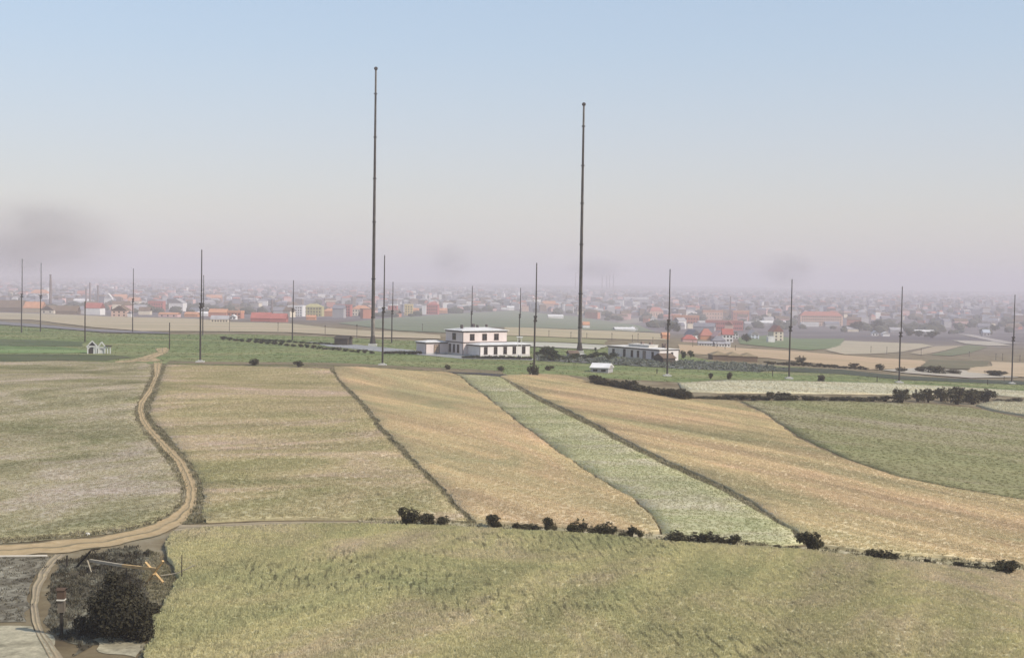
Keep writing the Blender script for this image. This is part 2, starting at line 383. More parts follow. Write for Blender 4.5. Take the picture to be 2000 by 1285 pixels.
crop('barley_foreground_field', 'broad yellow green barley field filling the foreground', near_px, M_near, .42, 55, tuft=(7, .02, .13), step=2.0, seed=9)

# --- roads and tracks: a strip between two edges, worn into ruts
def strip(name, le, ri, mat, off=.05, n=120, across=12, rut=.0, label=None):
    def res(pts):
        w = [P(*p).xy for p in pts]; d = [0]
        for a, b in zip(w, w[1:]): d.append(d[-1] + (b - a).length)
        q = np.linspace(0, d[-1], n)
        return np.stack([np.interp(q, d, [v.x for v in w]), np.interp(q, d, [v.y for v in w])], -1)
    a, b = res(le), res(ri)
    for arr in (a, b):                                   # soften corners
        for _ in range(3): arr[1:-1] = (arr[:-2] + arr[1:-1] * 2 + arr[2:]) / 4
    t = np.linspace(0, 1, across + 1)[None, :, None]
    g = a[:, None] * (1 - t) + b[:, None] * t
    for k_ in range(n):                                   # ragged edges
        w0 = noise.noise(Vector((a[k_][0] * .5, a[k_][1] * .5, 1.7))) * .16; w1 = noise.noise(Vector((b[k_][0] * .5, b[k_][1] * .5, 7.7))) * .16
        tt = w0 + (1 - w0 + w1) * np.linspace(0, 1, across + 1); g[k_] = a[k_] * (1 - tt[:, None]) + b[k_] * tt[:, None]
    z = hgt(g[..., 0], g[..., 1]) + off
    u = np.linspace(0, 1, across + 1)
    z = z - rut * (np.exp(-((u - .27) / .1) ** 2) + np.exp(-((u - .73) / .1) ** 2))[None]
    ii = np.arange(n * (across + 1)).reshape(n, -1)
    me = bpy.data.meshes.new(name)
    me.from_pydata(np.concatenate([g, z[..., None]], -1).reshape(-1, 3).tolist(), [], np.stack([ii[:-1, :-1], ii[1:, :-1], ii[1:, 1:], ii[:-1, 1:]], -1).reshape(-1, 4).tolist())
    uv = me.uv_layers.new(name='UVMap'); lv = np.zeros(len(me.loops), int); me.loops.foreach_get('vertex_index', lv)
    uvs = np.stack([lv % (across + 1) / across, lv // (across + 1) / n], -1); uv.data.foreach_set('uv', uvs.ravel())
    me.polygons.foreach_set('use_smooth', [True] * len(me.polygons)); me.materials.append(mat); me.update(); me.flip_normals() if me.polygons[0].normal.z < 0 else None
    o = link(name, me); kind(o, 'structure', label); return o
def dirt_mat(name, c0, c1, mid=.25):
    mt, t, b = nodes(name)
    c = ramp(t, noise_n(t, mapped(t, (.9, .9, .9)), 1, 7, .75), [(.32, c0), (.66, c1)])
    uvn = t.nodes.new('ShaderNodeTexCoord'); s = t.nodes.new('ShaderNodeSeparateXYZ'); t.links.new(uvn.outputs['UV'], s.inputs[0])
    w = t.nodes.new('ShaderNodeMath'); w.operation = 'MULTIPLY_ADD'; w.inputs[1].default_value = .35; t.links.new(noise_n(t, mapped(t, (.35, .35, .35)), 1, 3, .6), w.inputs[0])
    q = t.nodes.new('ShaderNodeMath'); q.operation = 'SUBTRACT'; q.inputs[1].default_value = .175; t.links.new(s.outputs[0], w.inputs[2]); t.links.new(w.outputs[0], q.inputs[0])
    k = ramp(t, q.outputs[0], [(.03, (1, 1, 1)), (.10, (0, 0, 0)), (.40, (0, 0, 0)), (.5, (1, 1, 1)), (.58, (0, 0, 0)), (.92, (0, 0, 0)), (1, (1, 1, 1))])
    g = ramp(t, noise_n(t, mapped(t, (.25, .25, .25)), 1, 5, .7), [(.30, (0, 0, 0)), (.46, (1, 1, 1))])
    k = mixc(t, k, g, 1.0, 'MULTIPLY')
    c = mixc(t, c, (.17, .145, .085), k); t.links.new(c, b.inputs['Base Color']); return mt
M_dirt = dirt_mat('trodden_earth', (.36, .255, .13), (.50, .37, .21))
M_dirt2 = dirt_mat('gravelly_earth', (.26, .21, .15), (.42, .33, .2), .35)
strip('dirt_road', [(300, 708), (301, 735), (289, 762), (271, 785), (268, 800), (274, 826), (294, 850), (318, 878), (340, 900), (352, 925), (361, 950), (363, 970), (357, 988), (333, 1008), (302, 1025), (240, 1042), (150, 1053), (60, 1060), (-120, 1070), (-300, 1080)],
      [(317, 708), (311, 735), (299, 765), (283, 788), (280, 802), (287, 822), (310, 850), (336, 875), (360, 900), (374, 922), (384, 950), (386, 975), (381, 992), (370, 1010), (352, 1026), (330, 1040), (290, 1051), (220, 1066), (150, 1079), (60, 1085), (-120, 1094), (-300, 1104)],
      M_dirt, .06, 220, 14, .04, 'pale winding dirt road through the fields on the left')
strip('footpath', [(352, 1026), (420, 1024), (520, 1020), (640, 1019), (770, 1020)], [(335, 1041), (420, 1031), (520, 1026), (640, 1024), (770, 1024)], M_dirt2, .07, 60, 8, .03, 'faint path branching right from the bend of the dirt road')
strip('dirt_track', [(104, 1083), (80, 1110), (64, 1145), (58, 1190), (68, 1235), (96, 1285), (130, 1340)], [(128, 1083), (100, 1112), (80, 1150), (74, 1190), (86, 1235), (122, 1285), (170, 1340)], M_dirt2, .06, 60, 10, .05, 'curved stony track in the bottom left corner')
strip('dirt_road', [(255, 704), (290, 694), (310, 688), (302, 681), (318, 680)], [(268, 707), (306, 698), (326, 690), (331, 684), (326, 679)], M_dirt, .10, 50, 8, .05, 'loop of pale track at the top end of the winding road')
strip('dirt_road', [(225, 706), (270, 701), (300, 698)], [(225, 709), (275, 707), (318, 706)], M_dirt, .08, 30, 6, .03, 'short spur of pale track running left from the loop')

# --- rank grass on the verges and balks between the fields
M_verge = crop_mat('rank_grass', [(.19, .165, .09), (.30, .26, .155), (.42, .36, .25)], 2.5, R(100), 2, .1, .25, .3)
def verge(label, le, ri, dens=7, h=.22, seed=0):
    o = strip('verge', le, ri, M_verge, .045, 140, 5, 0, label)
    scatter('verge_grass', label + ', its tufts', o.data, tuft_mesh('verge_tuft', 9, .05, h, .3, M_verge, .8, seed), dens, seed, .4, 1.4)
verge('dark grassy verge right of the winding road', [(317, 712), (311, 735), (299, 765), (283, 788), (280, 802), (287, 822), (310, 850), (336, 875), (360, 900), (374, 922), (384, 950), (386, 975), (381, 992), (370, 1010), (353, 1024)],
      [(326, 714), (323, 735), (314, 765), (302, 790), (297, 806), (303, 822), (328, 848), (362, 888), (388, 925), (401, 958), (399, 988), (393, 1012), (402, 1022)], seed=31)
verge('grassy verge left of the winding road', [(294, 714), (294, 735), (281, 762), (266, 790), (262, 806), (269, 829), (293, 864), (325, 902), (345, 937), (353, 965), (348, 985), (326, 1006), (298, 1021), (240, 1034), (150, 1043), (0, 1053), (-120, 1060)],
      [(300, 712), (301, 735), (289, 762), (271, 785), (268, 800), (274, 826), (294, 850), (318, 878), (340, 900), (352, 925), (361, 950), (363, 970), (357, 988), (333, 1008), (302, 1025), (240, 1041), (150, 1052), (0, 1062), (-120, 1070)], seed=32)
verge('narrow grassy balk between the mottled field and the tan strip', [(643, 722), (653, 736), (693, 783), (748, 853), (803, 908), (853, 958), (898, 1009), (912, 1022)], [(654, 718), (662, 733), (700, 771), (756, 840), (811, 895), (861, 945), (911, 1000), (936, 1022)], 7, .25, 33)
verge('narrow grassy balk between the green strip and the long tan strip', [(977, 737), (1010, 760), (1100, 808), (1200, 860), (1300, 910), (1400, 955), (1480, 1000), (1540, 1035), (1566, 1062)], [(979, 737), (1012, 756), (1102, 801), (1202, 853), (1302, 903), (1402, 948), (1482, 992), (1548, 1038), (1590, 1068)], 7, .25, 34)
verge('grassy hedge line above the foreground field', [(700, 1013), (770, 1014), (880, 1018), (936, 1022), (1000, 1025), (1180, 1035), (1250, 1043), (1340, 1047), (1520, 1066), (1606, 1070), (1760, 1083), (1880, 1093), (2000, 1103), (2600, 1140)],
      [(700, 1030), (770, 1030), (880, 1034), (936, 1036), (1000, 1039), (1180, 1050), (1250, 1057), (1340, 1066), (1520, 1077), (1606, 1083), (1760, 1102), (1880, 1115), (2000, 1128), (2600, 1156)], 3, .2, 35)
# --- bottom left scrub
M_grav = crop_mat('pale_gravel', [(.29, .255, .17), (.39, .345, .235), (.47, .41, .28)], 2.5, 0, 1, .1, .35, 0)
M_scrub = crop_mat('dark_scrub', [(.065, .052, .034), (.12, .102, .066), (.29, .27, .20)], 2.2, R(30), 1.4, .15, .4, .4)
sheet('gravel', [(-200, 1218), (0, 1214), (60, 1218), (86, 1244), (112, 1290), (150, 1420), (-300, 1420)], .035, 1.0, M_grav, 0, 1.4, 'pale gravel ground in the bottom left corner')
sheet('gravel', [(180, 1250), (205, 1244), (262, 1250), (282, 1262), (270, 1285), (225, 1278), (190, 1268)], .035, .8, M_grav, 0, .9, 'small pale bare patch below the large dark bush')
scr_px = [(112, 1096), (175, 1086), (235, 1074), (278, 1066), (290, 1090), (270, 1130), (295, 1180), (290, 1240), (255, 1246), (190, 1240), (150, 1280), (118, 1250), (92, 1215), (92, 1160), (105, 1115)]
scr2_px = [(-250, 1090), (-40, 1090), (100, 1088), (78, 1120), (60, 1160), (56, 1212), (-40, 1212), (-250, 1216)]
M_scrub2 = crop_mat('trampled_scrub', [(.11, .092, .062), (.20, .175, .125), (.36, .33, .25)], 2.2, R(60), 1.6, .15, .35, .3)
for q, (px, lb) in enumerate(((scr_px, 'dark dry scrub around the large bush, bottom left'), (scr2_px, 'dark dry scrub left of the curved stony track'))):
    MS = M_scrub2 if q else M_scrub; so = sheet('scrub_ground', px, .03, 1.0, MS, 0, .8, lb)
    scatter('scrub', lb + ', low tufts', so.data, tuft_mesh('scrub_tuft', 10, .05, .16 if q else .3, .3, MS, .8, q), 3 if q else 6, q, .4, 1.2)

so = sheet('scrub_ground', [(290, 1072), (312, 1086), (330, 1112), (346, 1135), (340, 1170), (316, 1215), (300, 1320), (262, 1320), (290, 1240), (298, 1180), (272, 1130), (286, 1095)], .04, 1.0, M_verge, 0, .4, 'pale dry grass fringe left of the foreground barley')
scatter('dry_grass', 'pale dry grass tufts left of the foreground barley', so.data, tuft_mesh('dry_tuft', 9, .04, .16, .25, M_verge, .8, 77), 16, 77, .5, 1.3)
# --- the plateau meadow and the fields beyond
def gcol(c, k=.25): return [tuple(x * (1 - k) for x in c), c, (c[0] * (1 + k) + .02, c[1] * (1 + k * .7), c[2] * (1 + k) + .01)]
M_mead = crop_mat('meadow_grass', [(.115, .15, .05), (.165, .19, .07), (.235, .215, .10)], 14, R(5), 3, .14, .2, .15)
mead_px = [(-260, 634), (0, 634), (120, 642), (200, 651), (330, 653), (480, 653), (640, 658), (740, 663), (900, 669), (1040, 669), (1160, 673), (1250, 690), (1330, 692), (1390, 705), (1500, 714), (1640, 722), (1760, 736), (1900, 743), (2600, 755),
           (2600, 772), (2000, 763), (1850, 754), (1560, 744), (1400, 742), (1330, 747), (1150, 737), (1100, 732), (985, 734), (880, 728), (650, 716), (480, 715), (320, 711), (120, 704), (-260, 710)]
meadow = sheet('meadow', mead_px, .03, 5, M_mead, 0, 1.0, 'green meadow around the masts and station')
scatter('meadow_grass', 'grass of the green meadow around the masts', meadow.data, tuft_mesh('meadow_tuft', 8, .07, .11, .5, M_mead, .9, 3), .3, 11, .4, 1.6)
FAR = []
def far(name, px, col, label, off=.3, patch=25, rz=0, streak=.1, step=14, rag=1.2):
    o = sheet(name, px, off, step, crop_mat(name, gcol(col, .16), patch, rz, 3, streak, .12, 0), 0, rag, label)
    FAR.append([tuple(v) for v in wpoly(px)]); return o
far('grain_field', [(-260, 598), (0, 611), (130, 615), (220, 619), (380, 623), (450, 630), (560, 632), (640, 641), (700, 646), (800, 651), (860, 656), (860, 663), (740, 660), (560, 650), (380, 648), (280, 648), (180, 640), (60, 625), (-260, 622)], (.40, .33, .21), 'wide pale tan field below the town on the left')
far('grain_field', [(985, 640), (1100, 644), (1200, 647), (1290, 652), (1300, 665), (1230, 664), (1100, 660), (985, 656)], (.40, .33, .20), 'tan field behind the station between the tall masts')
far('grass_strip', [(985, 657), (1100, 661), (1185, 665), (1180, 674), (1100, 670), (985, 668)], (.24, .23, .11), 'olive strip behind the station')
far('grain_field', [(985, 669), (1100, 671), (1190, 676), (1170, 684), (1100, 681), (1040, 678)], (.44, .42, .33), 'pale strip right behind the station roof')
far('grain_field', [(1325, 673), (1440, 680), (1560, 687), (1620, 692), (1720, 700), (1800, 704), (1812, 708), (1790, 720), (1700, 723), (1640, 716), (1500, 700), (1400, 695), (1330, 691)], (.44, .32, .19), 'orange tan field right of the flat roofed annex', .2)
far('grain_field', [(1610, 684), (1650, 666), (1800, 672), (1822, 676), (1760, 688), (1650, 693)], (.40, .34, .23), 'tan field in the middle distance on the right')
far('grain_field', [(1775, 690), (1826, 677), (1880, 676), (1850, 684), (1800, 694)], (.36, .29, .19), 'brown tan strip beside the far tan field')
far('grass_strip', [(1815, 694), (1855, 684), (1890, 674), (1930, 678), (1895, 690), (1860, 696)], (.15, .16, .08), 'olive strip among the far fields on the right')
far('grass_strip', [(1815, 703), (1932, 706), (1930, 717), (1890, 722), (1800, 719)], (.14, .125, .065), 'dark olive field at the right below the railway')
far('grain_field', [(1936, 707), (2000, 710), (2600, 716), (2600, 750), (2000, 738), (1888, 728), (1895, 718), (1936, 716)], (.45, .34, .21), 'orange tan field at the right edge behind the last mast')
far('grain_field', [(1790, 720), (1880, 724), (1990, 738), (1900, 740), (1770, 730), (1720, 724)], (.42, .37, .29), 'pale bare strip behind the low bushes on the right')
far('grass_strip', [(1440, 660), (1500, 655), (1560, 662), (1650, 662), (1640, 678), (1580, 685), (1500, 678), (1445, 672)], (.13, .17, .07), 'green plot beside the white villa')
far('pasture', [(660, 632), (760, 621), (880, 613), (1000, 607), (1120, 618), (1250, 636), (1280, 649), (1100, 643), (960, 640), (900, 652), (780, 647)], (.17, .19, .12), 'grey green pasture between station and town')
far('grain_field', [(1190, 633), (1230, 623), (1262, 621), (1250, 631)], (.28, .25, .2), 'hazy brown field left of the red roofed house')
far('grain_field', [(1860, 665), (1940, 668), (1975, 676), (1930, 676), (1885, 672)], (.42, .37, .29), 'cream strip left of the small grey building', .4)
far('field_road', [(1870, 652), (1900, 654), (1990, 672), (1960, 672)], (.36, .32, .28), 'pale diagonal road at the far right', .45)
far('grass_strip', [(1480, 716), (1640, 722), (1760, 735), (2000, 745), (2600, 754), (2600, 760), (2000, 752), (1760, 742), (1640, 731), (1480, 724)], (.055, .065, .04), 'dark row crop behind the right hand masts', .12, 6, 0, .3, 4)
far('allotment', [(1045, 695), (1200, 700), (1400, 708), (1500, 714), (1540, 722), (1480, 727), (1330, 721), (1160, 711), (1045, 705)], (.12, .125, .105), 'grey green allotment in front of the annex', .12, 4, 0, .4, 4)
al = bpy.data.objects['allotment']; scatter('allotment_plants', 'low rows of grey green plants in the allotment before the annex', al.data, tuft_mesh('plant', 12, .28, .5, .5, leaf_mat('plant_leaves', (.13, .14, .105), (.29, .30, .235)), .9, 5), .22, 4, .5, 1.5)
far('grass_strip', [(-260, 665), (0, 663), (90, 665), (165, 669), (160, 677), (60, 676), (-260, 678)], (.085, .11, .045), 'dark strip of growth in the meadow at the left', .12, 8, 0, .2, 4)
far('grass_strip', [(-260, 678), (0, 676), (120, 678), (205, 690), (120, 690), (0, 690), (-260, 692)], (.15, .22, .075), 'bright green strip in the meadow at the left', .10, 8, 0, .2, 4)
far('grass_strip', [(-260, 693), (0, 692), (120, 692), (230, 695), (265, 699), (200, 705), (100, 704), (-260, 708)], (.085, .10, .042), 'dark ground along the top of the rough field', .12, 8, 0, .2, 4)
far('grass_strip', [(330, 705), (480, 708), (650, 709), (800, 716), (980, 724), (985, 732), (880, 727), (650, 715), (480, 714), (325, 710)], (.19, .155, .085), 'brownish grass along the upper edge of the grain fields', .10, 9, 0, .1, 4)
far('dark_path', [(868, 727), (900, 728), (945, 729), (985, 732), (1000, 735), (975, 736), (935, 732), (895, 730)], (.07, .065, .06), 'dark curved strip at the upper end of the green strip', .12, 5, 0, .1, 2, .2)
far('gravel_path', [(600, 668), (690, 673), (770, 681), (868, 692), (1040, 701), (1040, 704), (900, 701), (740, 687), (640, 677)], (.30, .30, .29), 'grey gravel drive leading to the station', .12, 6, 0, .1, 3, .4)
far('field_road', [(-260, 624), (0, 629), (100, 637), (180, 644), (330, 651), (330, 653), (200, 650), (100, 642), (0, 635), (-260, 632)], (.20, .185, .18), 'grey track along the lower edge of the tan field', .35)

# ------------------------------------------------------------------ bushes and trees
M_bush = leaf_mat('dark_leaves', (.028, .025, .015), (.10, .088, .048))
M_green = leaf_mat('green_leaves', (.03, .04, .018), (.065, .075, .035))
M_bark = plain('bark', (.06, .045, .03))
def crown_mesh(name, lobes, n, leaf, mat, seed):
    rr = random.Random(seed); mb = MB()
    wts = [r ** 2 for (_, r) in lobes]
    for i in range(n):
        c, r = rr.choices(lobes, wts)[0]
        while True:
            d = Vector((rr.uniform(-1, 1), rr.uniform(-1, 1), rr.uniform(-1, 1)))
            if .05 < d.length < 1: break
        d = d.normalized() * (d.length ** .45) * rr.uniform(.72, 1.3)
        p = Vector(c) + Vector((d.x * r, d.y * r, d.z * r * .85)); p.z = max(p.z, .02)
        nn = (d + Vector((rr.gauss(0, .6), rr.gauss(0, .6), rr.gauss(.2, .6)))).normalized()
        a = nn.orthogonal().normalized(); b = nn.cross(a); q = rr.uniform(0, 6.28); a, b = a * math.cos(q) + b * math.sin(q), b * math.cos(q) - a * math.sin(q)
        s = leaf * rr.uniform(.6, 1.4)
        mb.add([p - a * s, p + b * s * .55 + nn * s * .2, p + a * s, p - b * s * .55 + nn * s * .2], [(0, 1, 2, 3)])
    return mb.mesh(name, [mat])
def stems_mesh(name, h, w, seed, n=5, r=.03):
    rr = random.Random(seed); mb = MB()
    for i in range(n):
        a = rr.uniform(0, 6.28); k = rr.uniform(.1, .35) * w
        mid = Vector((k * math.cos(a) * .5, k * math.sin(a) * .5, h * .35))
        mb.tube((rr.uniform(-.05, .05) * w, rr.uniform(-.05, .05) * w, -.1), mid, r * 1.4, r, 5); mb.tube(mid, (k * math.cos(a) * 1.6, k * math.sin(a) * 1.6, h * .8), r, r * .4, 5)
    return mb.mesh(name, [M_bark])
BUSH = []
for i in range(7):
    rr = random.Random(50 + i); lobes = []
    for k in range(6 + i % 3):
        a = rr.uniform(0, 6.28); d = rr.uniform(0, .38); r = rr.uniform(.16, .3)
        lobes.append(((d * math.cos(a), d * math.sin(a), rr.uniform(.2, .72)), r))
    for k in range(4):
        a = rr.uniform(0, 6.28); lobes.append(((.25 * math.cos(a), .25 * math.sin(a), rr.uniform(.7, .92)), .09))
    BUSH.append((crown_mesh('foliage', lobes, 1100, .055, M_bush, i), crown_mesh('foliage', lobes, 900, .06, M_green, i), stems_mesh('stem', 1, 1, i)))
def bush(px0, px1, ybase, ytop, label, name='bush', group=None, green=0, i=None):
    p = P((px0 + px1) / 2, ybase); w = (px1 - px0) * px_m(p); h = height_at(p, (px0 + px1) / 2, ytop)
    i = random.randrange(7) if i is None else i
    o = thing(name, label, 'bush' if name != 'tree' else 'tree', p, random.uniform(0, 6.28), group)
    c = link('foliage' if name != 'tree' else 'crown', BUSH[i][green], o); s = link('stem' if name != 'tree' else 'trunk', BUSH[i][2], o)
    for q in (c, s): q.scale = (w * 1.15, w, h * 1.2)
    return o
HG = 'dark bushes along the near hedge line'
for a in [(770, 822, 1027, 993, 'dark leafy bush at the left end of the hedge line'), (815, 853, 1027, 1004, 'dark bush second from the left in the hedge line'), (846, 882, 1028, 1010, 'low dark bush touching the leftmost hedge pair'),
          (943, 984, 1032, 1008, 'round dark bush standing alone where the tan strip begins'), (999, 1018, 1034, 1022, 'small low dark bush right of the round lone one'), (1018, 1056, 1036, 1025, 'flat straggling dark bush left of the spiky sapling'),
          (1058, 1078, 1038, 1011, 'spiky upright dark sapling in the hedge line'), (1076, 1088, 1039, 1024, 'tiny bush on a stem right of the spiky sapling'), (1106, 1126, 1043, 1024, 'dark bush at the left end of the triple clump'),
          (1118, 1150, 1045, 1018, 'tallest dark bush of the triple clump in the hedge line'), (1145, 1175, 1046, 1028, 'low middle dark bush of the triple clump'), (1168, 1200, 1048, 1023, 'pointed dark bush at the right end of the triple clump'),
          (1208, 1222, 1054, 1037, 'small dark bush nearest the field edge in the hedge line'), (1224, 1243, 1050, 1029, 'small dark round topped sapling beside the nearest bush'), (1242, 1256, 1051, 1036, 'thin dark sapling right of the round topped one'),
          (1300, 1352, 1060, 1040, 'wide dark bush at the left end of the long clump'), (1345, 1398, 1063, 1041, 'wide dark bush in the middle of the long clump'), (1392, 1424, 1064, 1047, 'low dark bush second last in the long clump'), (1418, 1450, 1066, 1046, 'dark bush at the right end of the long clump'),
          (1456, 1466, 1069, 1060, 'tiny dark bush just right of the long clump'), (1510, 1526, 1073, 1064, 'tiny dark bush left of the big hedge bush'), (1562, 1606, 1079, 1042, 'big rounded black bush where the two strips meet'),
          (1695, 1730, 1096, 1074, 'dark bush left half of the pair in the tan strip'), (1722, 1762, 1098, 1078, 'dark bush right half of the pair in the tan strip'), (1803, 1820, 1102, 1091, 'tiny dark twiggy bush near the right edge'),
          (1860, 1886, 1110, 1098, 'small dark bush starting the last low clump'), (1880, 1935, 1117, 1104, 'flat dark bush in the last low clump'), (1930, 1996, 1126, 1098, 'largest dark bush of the last clump at the right edge')]:
    bush(*a, group=HG)
# the large bush of the foreground corner
p = P(240, 1246); pm = px_m(p)
big = thing('bush', 'large dark bush in the bottom left corner', 'bush', p)
lob = []; rr = random.Random(4)
for (x, y, r) in [(225, 1205, 40), (255, 1190, 42), (270, 1225, 30), (235, 1160, 32), (210, 1175, 28), (255, 1157, 18), (205, 1225, 26), (170, 1232, 18), (150, 1225, 14), (290, 1190, 16), (300, 1190, 12), (225, 1130, 16), (285, 1230, 20), (228, 1122, 12)]:
    lob.append((((x - 240) * pm, rr.uniform(-1.2, 1.2), (1246 - y) * pm + .1), r * pm))
link('foliage', crown_mesh('foliage', lob, 10000, .10, leaf_mat('blackish_leaves', (.02, .018, .012), (.055, .048, .028)), 3), big)
for i in range(5):
    mb = MB(); a = rr.uniform(0, 6.28); q = Vector((rr.uniform(-1, 1), rr.uniform(-.5, .5), 2.2)); mb.tube((q.x * .2, q.y * .2, -.2), q * .6, .07, .05, 6); mb.tube(q * .6, (q.x * 1.3, q.y * 1.2, 3.6), .05, .015, 6); part('stem', mb, M_bark, big)
bush(298, 316, 1207, 1185, 'small dark sprig at the right side of the large corner bush', i=2)
# bushes further out
MG = 'scattered bushes on the meadow edge'
for a in [(488, 506, 714, 701, 'dark round bush on the meadow edge, left of the pair'), (575, 592, 717, 706, 'dark round bush on the meadow edge, right of the pair'), (1032, 1050, 735, 712, 'dark bush at the foot of the mast right of the station'),
          (868, 884, 722, 713, 'low bush on the meadow edge below the station'), (972, 988, 725, 716, 'low bush on the meadow edge below the low wing'), (1064, 1080, 724, 715, 'small bush right of the mast by the station'),
          (1594, 1613, 746, 733, 'reddish dark bush right of the middle right mast'), (1416, 1430, 741, 728, 'small dark bush above the cream strip'), (1383, 1392, 740, 729, 'tiny upright bush above the cream strip'),
          (1740, 1778, 787, 760, 'large dark bush left in the thicket at the right'), (1780, 1806, 785, 763, 'dark bush second in the thicket at the right'), (1800, 1826, 786, 762, 'dark bush third in the thicket at the right'), (1824, 1852, 784, 758, 'tall dark bush in the middle of the thicket at the right'),
          (1848, 1890, 790, 757, 'tallest dark bush of the thicket at the right'), (1880, 1918, 790, 761, 'dark bush second last in the thicket at the right'), (1910, 1942, 788, 763, 'dark bush ending the thicket at the right'),
          (1494, 1516, 778, 766, 'low dark bush left of two on the hedge bank'), (1512, 1540, 779, 767, 'low dark bush right of two on the hedge bank'),
          (1710, 1726, 723, 711, 'dark bush above the dark row crop on the right'), (1752, 1770, 727, 718, 'dark bush at the foot of the second last mast'), (1786, 1812, 727, 717, 'dark bush first of the low row behind the masts'), (1808, 1846, 730, 715, 'widest dark bush of the low row behind the masts'), (1848, 1876, 731, 722, 'flat dark bush last of the low row behind the masts'), (1921, 1962, 735, 724, 'flat dark bush below the orange field at the right edge'),
          (1556, 1576, 708, 697, 'brown bush beside the tan field right of the mast'), (1655, 1680, 718, 710, 'low brown bush at the lower rim of the orange tan field')]:
    bush(*a, group=MG)
ORD = ['first', 'second', 'third', 'fourth', 'fifth', 'sixth', 'seventh', 'eighth', 'ninth', 'tenth', 'eleventh', 'twelfth', 'thirteenth', 'fourteenth', 'fifteenth', 'sixteenth', 'seventeenth', 'eighteenth', 'nineteenth', 'twentieth', 'twenty first', 'twenty second', 'twenty third', 'twenty fourth', 'twenty fifth', 'twenty sixth']
for k in range(22):                                        # the hedge that closes the rye strip
    t = k / 21; x = 1158 + 178 * t; y = 744 + 31 * t
    bush(x - 13, x + 15, y + 7 + random.uniform(-1, 1), y - random.uniform(5, 13), ORD[k] + ' dark bush from the left in the diagonal hedge above the tan strip', 'hedge_bush', 'bushes of the diagonal hedge', 0)
for k in range(26):
    t = k / 25; x = 1345 + 640 * t; y = 776 + 6 * t
    if 1735 < x < 1945: continue
    bush(x - 17, x + 17, y + 4, y - random.uniform(1, 6), ORD[k] + ' low scrubby bush from the left on the bank below the cream strip', 'hedge_bush', 'low bushes of the hedge bank', 0)
for k in range(24):
    t = k / 23; x = 435 + 290 * t; y = 662 + 27 * t
    bush(x - 6, x + 7, y + 2, y - random.uniform(2, 5), ORD[k] + ' small shrub from the left in the row bordering the station drive', 'garden_shrub', 'shrubs along the station drive', k % 2)
for k in range(14):
    t = k / 13; x = 488 + 165 * t; y = 664 + 9 * t
    bush(x - 7, x + 7, y + 1, y - random.uniform(2, 4), ORD[k] + ' small shrub from the left in the row leading to the dark hut', 'garden_shrub', 'shrubs of the upper row by the dark hut', 1)
for k in range(20):
    x = 752 + 80 * (k / 19); bush(x - 4, x + 5, 690 + random.uniform(0, 3), 686, ORD[k] + ' low shrub from the left in the row left of the station', 'garden_shrub', 'shrubs left of the station', k % 2)
for k in range(26):
    x = 905 + 130 * (k / 25); bush(x - 4, x + 5, 700 + 2.5 * k / 25, 696 - random.uniform(0, 3) + 2 * k / 25, ORD[k] + ' low shrub from the left along the front of the station', 'garden_shrub', 'shrubs in front of the station', k % 2)
for k in range(16):
    x = 1052 + 146 * (k / 15) + random.uniform(-3, 3); b = random.uniform(694, 705); bush(x - 8, x + 9, b, b - random.uniform(5, 11), ORD[k] + ' grey green garden bush from the left between station and annex', 'garden_shrub', 'garden bushes between station and annex', 1)
for k in range(20):
    x = 1500 + 190 * (k / 19); b = 711 + 11 * k / 19; bush(x - 7, x + 7, b, b - random.uniform(3, 7), ORD[k] + ' brown scrub bush from the left below the orange tan field', 'scrub_bush', 'scrub bushes below the orange tan field', 0)
for a in [(1045, 1078, 694, 678, 'grey green tree right of the station'), (1062, 1096, 701, 684, 'bushy tree in front of the grey green one'), (1074, 1084, 688, 678, 'slim tree right of the two by the station'), (1328, 1340, 700, 686, 'dark round tree right of the annex'), (1342, 1356, 698, 686, 'second tree right of the annex'), (1160, 1166, 686, 679, 'tiny tree left of the annex')]:
    bush(*a, name='tree', green=1)
TG = 'trees among the far houses'
for a in [(1296, 1318, 648, 632, 'round dark green tree left beside the red factory'), (1313, 1334, 648, 631, 'round dark green tree right beside the red factory'), (1448, 1470, 668, 654, 'green tree behind the white shed row'), (1660, 1690, 648, 630, 'large dark tree right of the long red roofed block'), (1690, 1725, 645, 627, 'wide green tree right of the long red roofed block'),
          (1765, 1786, 656, 644, 'dark tree left in the far tree row'), (1784, 1806, 657, 646, 'dark tree second in the far tree row'), (1805, 1836, 660, 648, 'wide dark tree ending the far tree row'), (1862, 1884, 640, 631, 'hazy tree left in the back row at the right'), (1884, 1904, 640, 632, 'hazy tree right in the back row at the right'), (1934, 1952, 646, 635, 'hazy tree behind the small grey building'), (1772, 1800, 642, 632, 'hazy tree behind the second last mast'), (1800, 1830, 640, 631, 'hazy tree right of the second last mast')]:
    bush(*a, name='tree', green=1, group=TG)

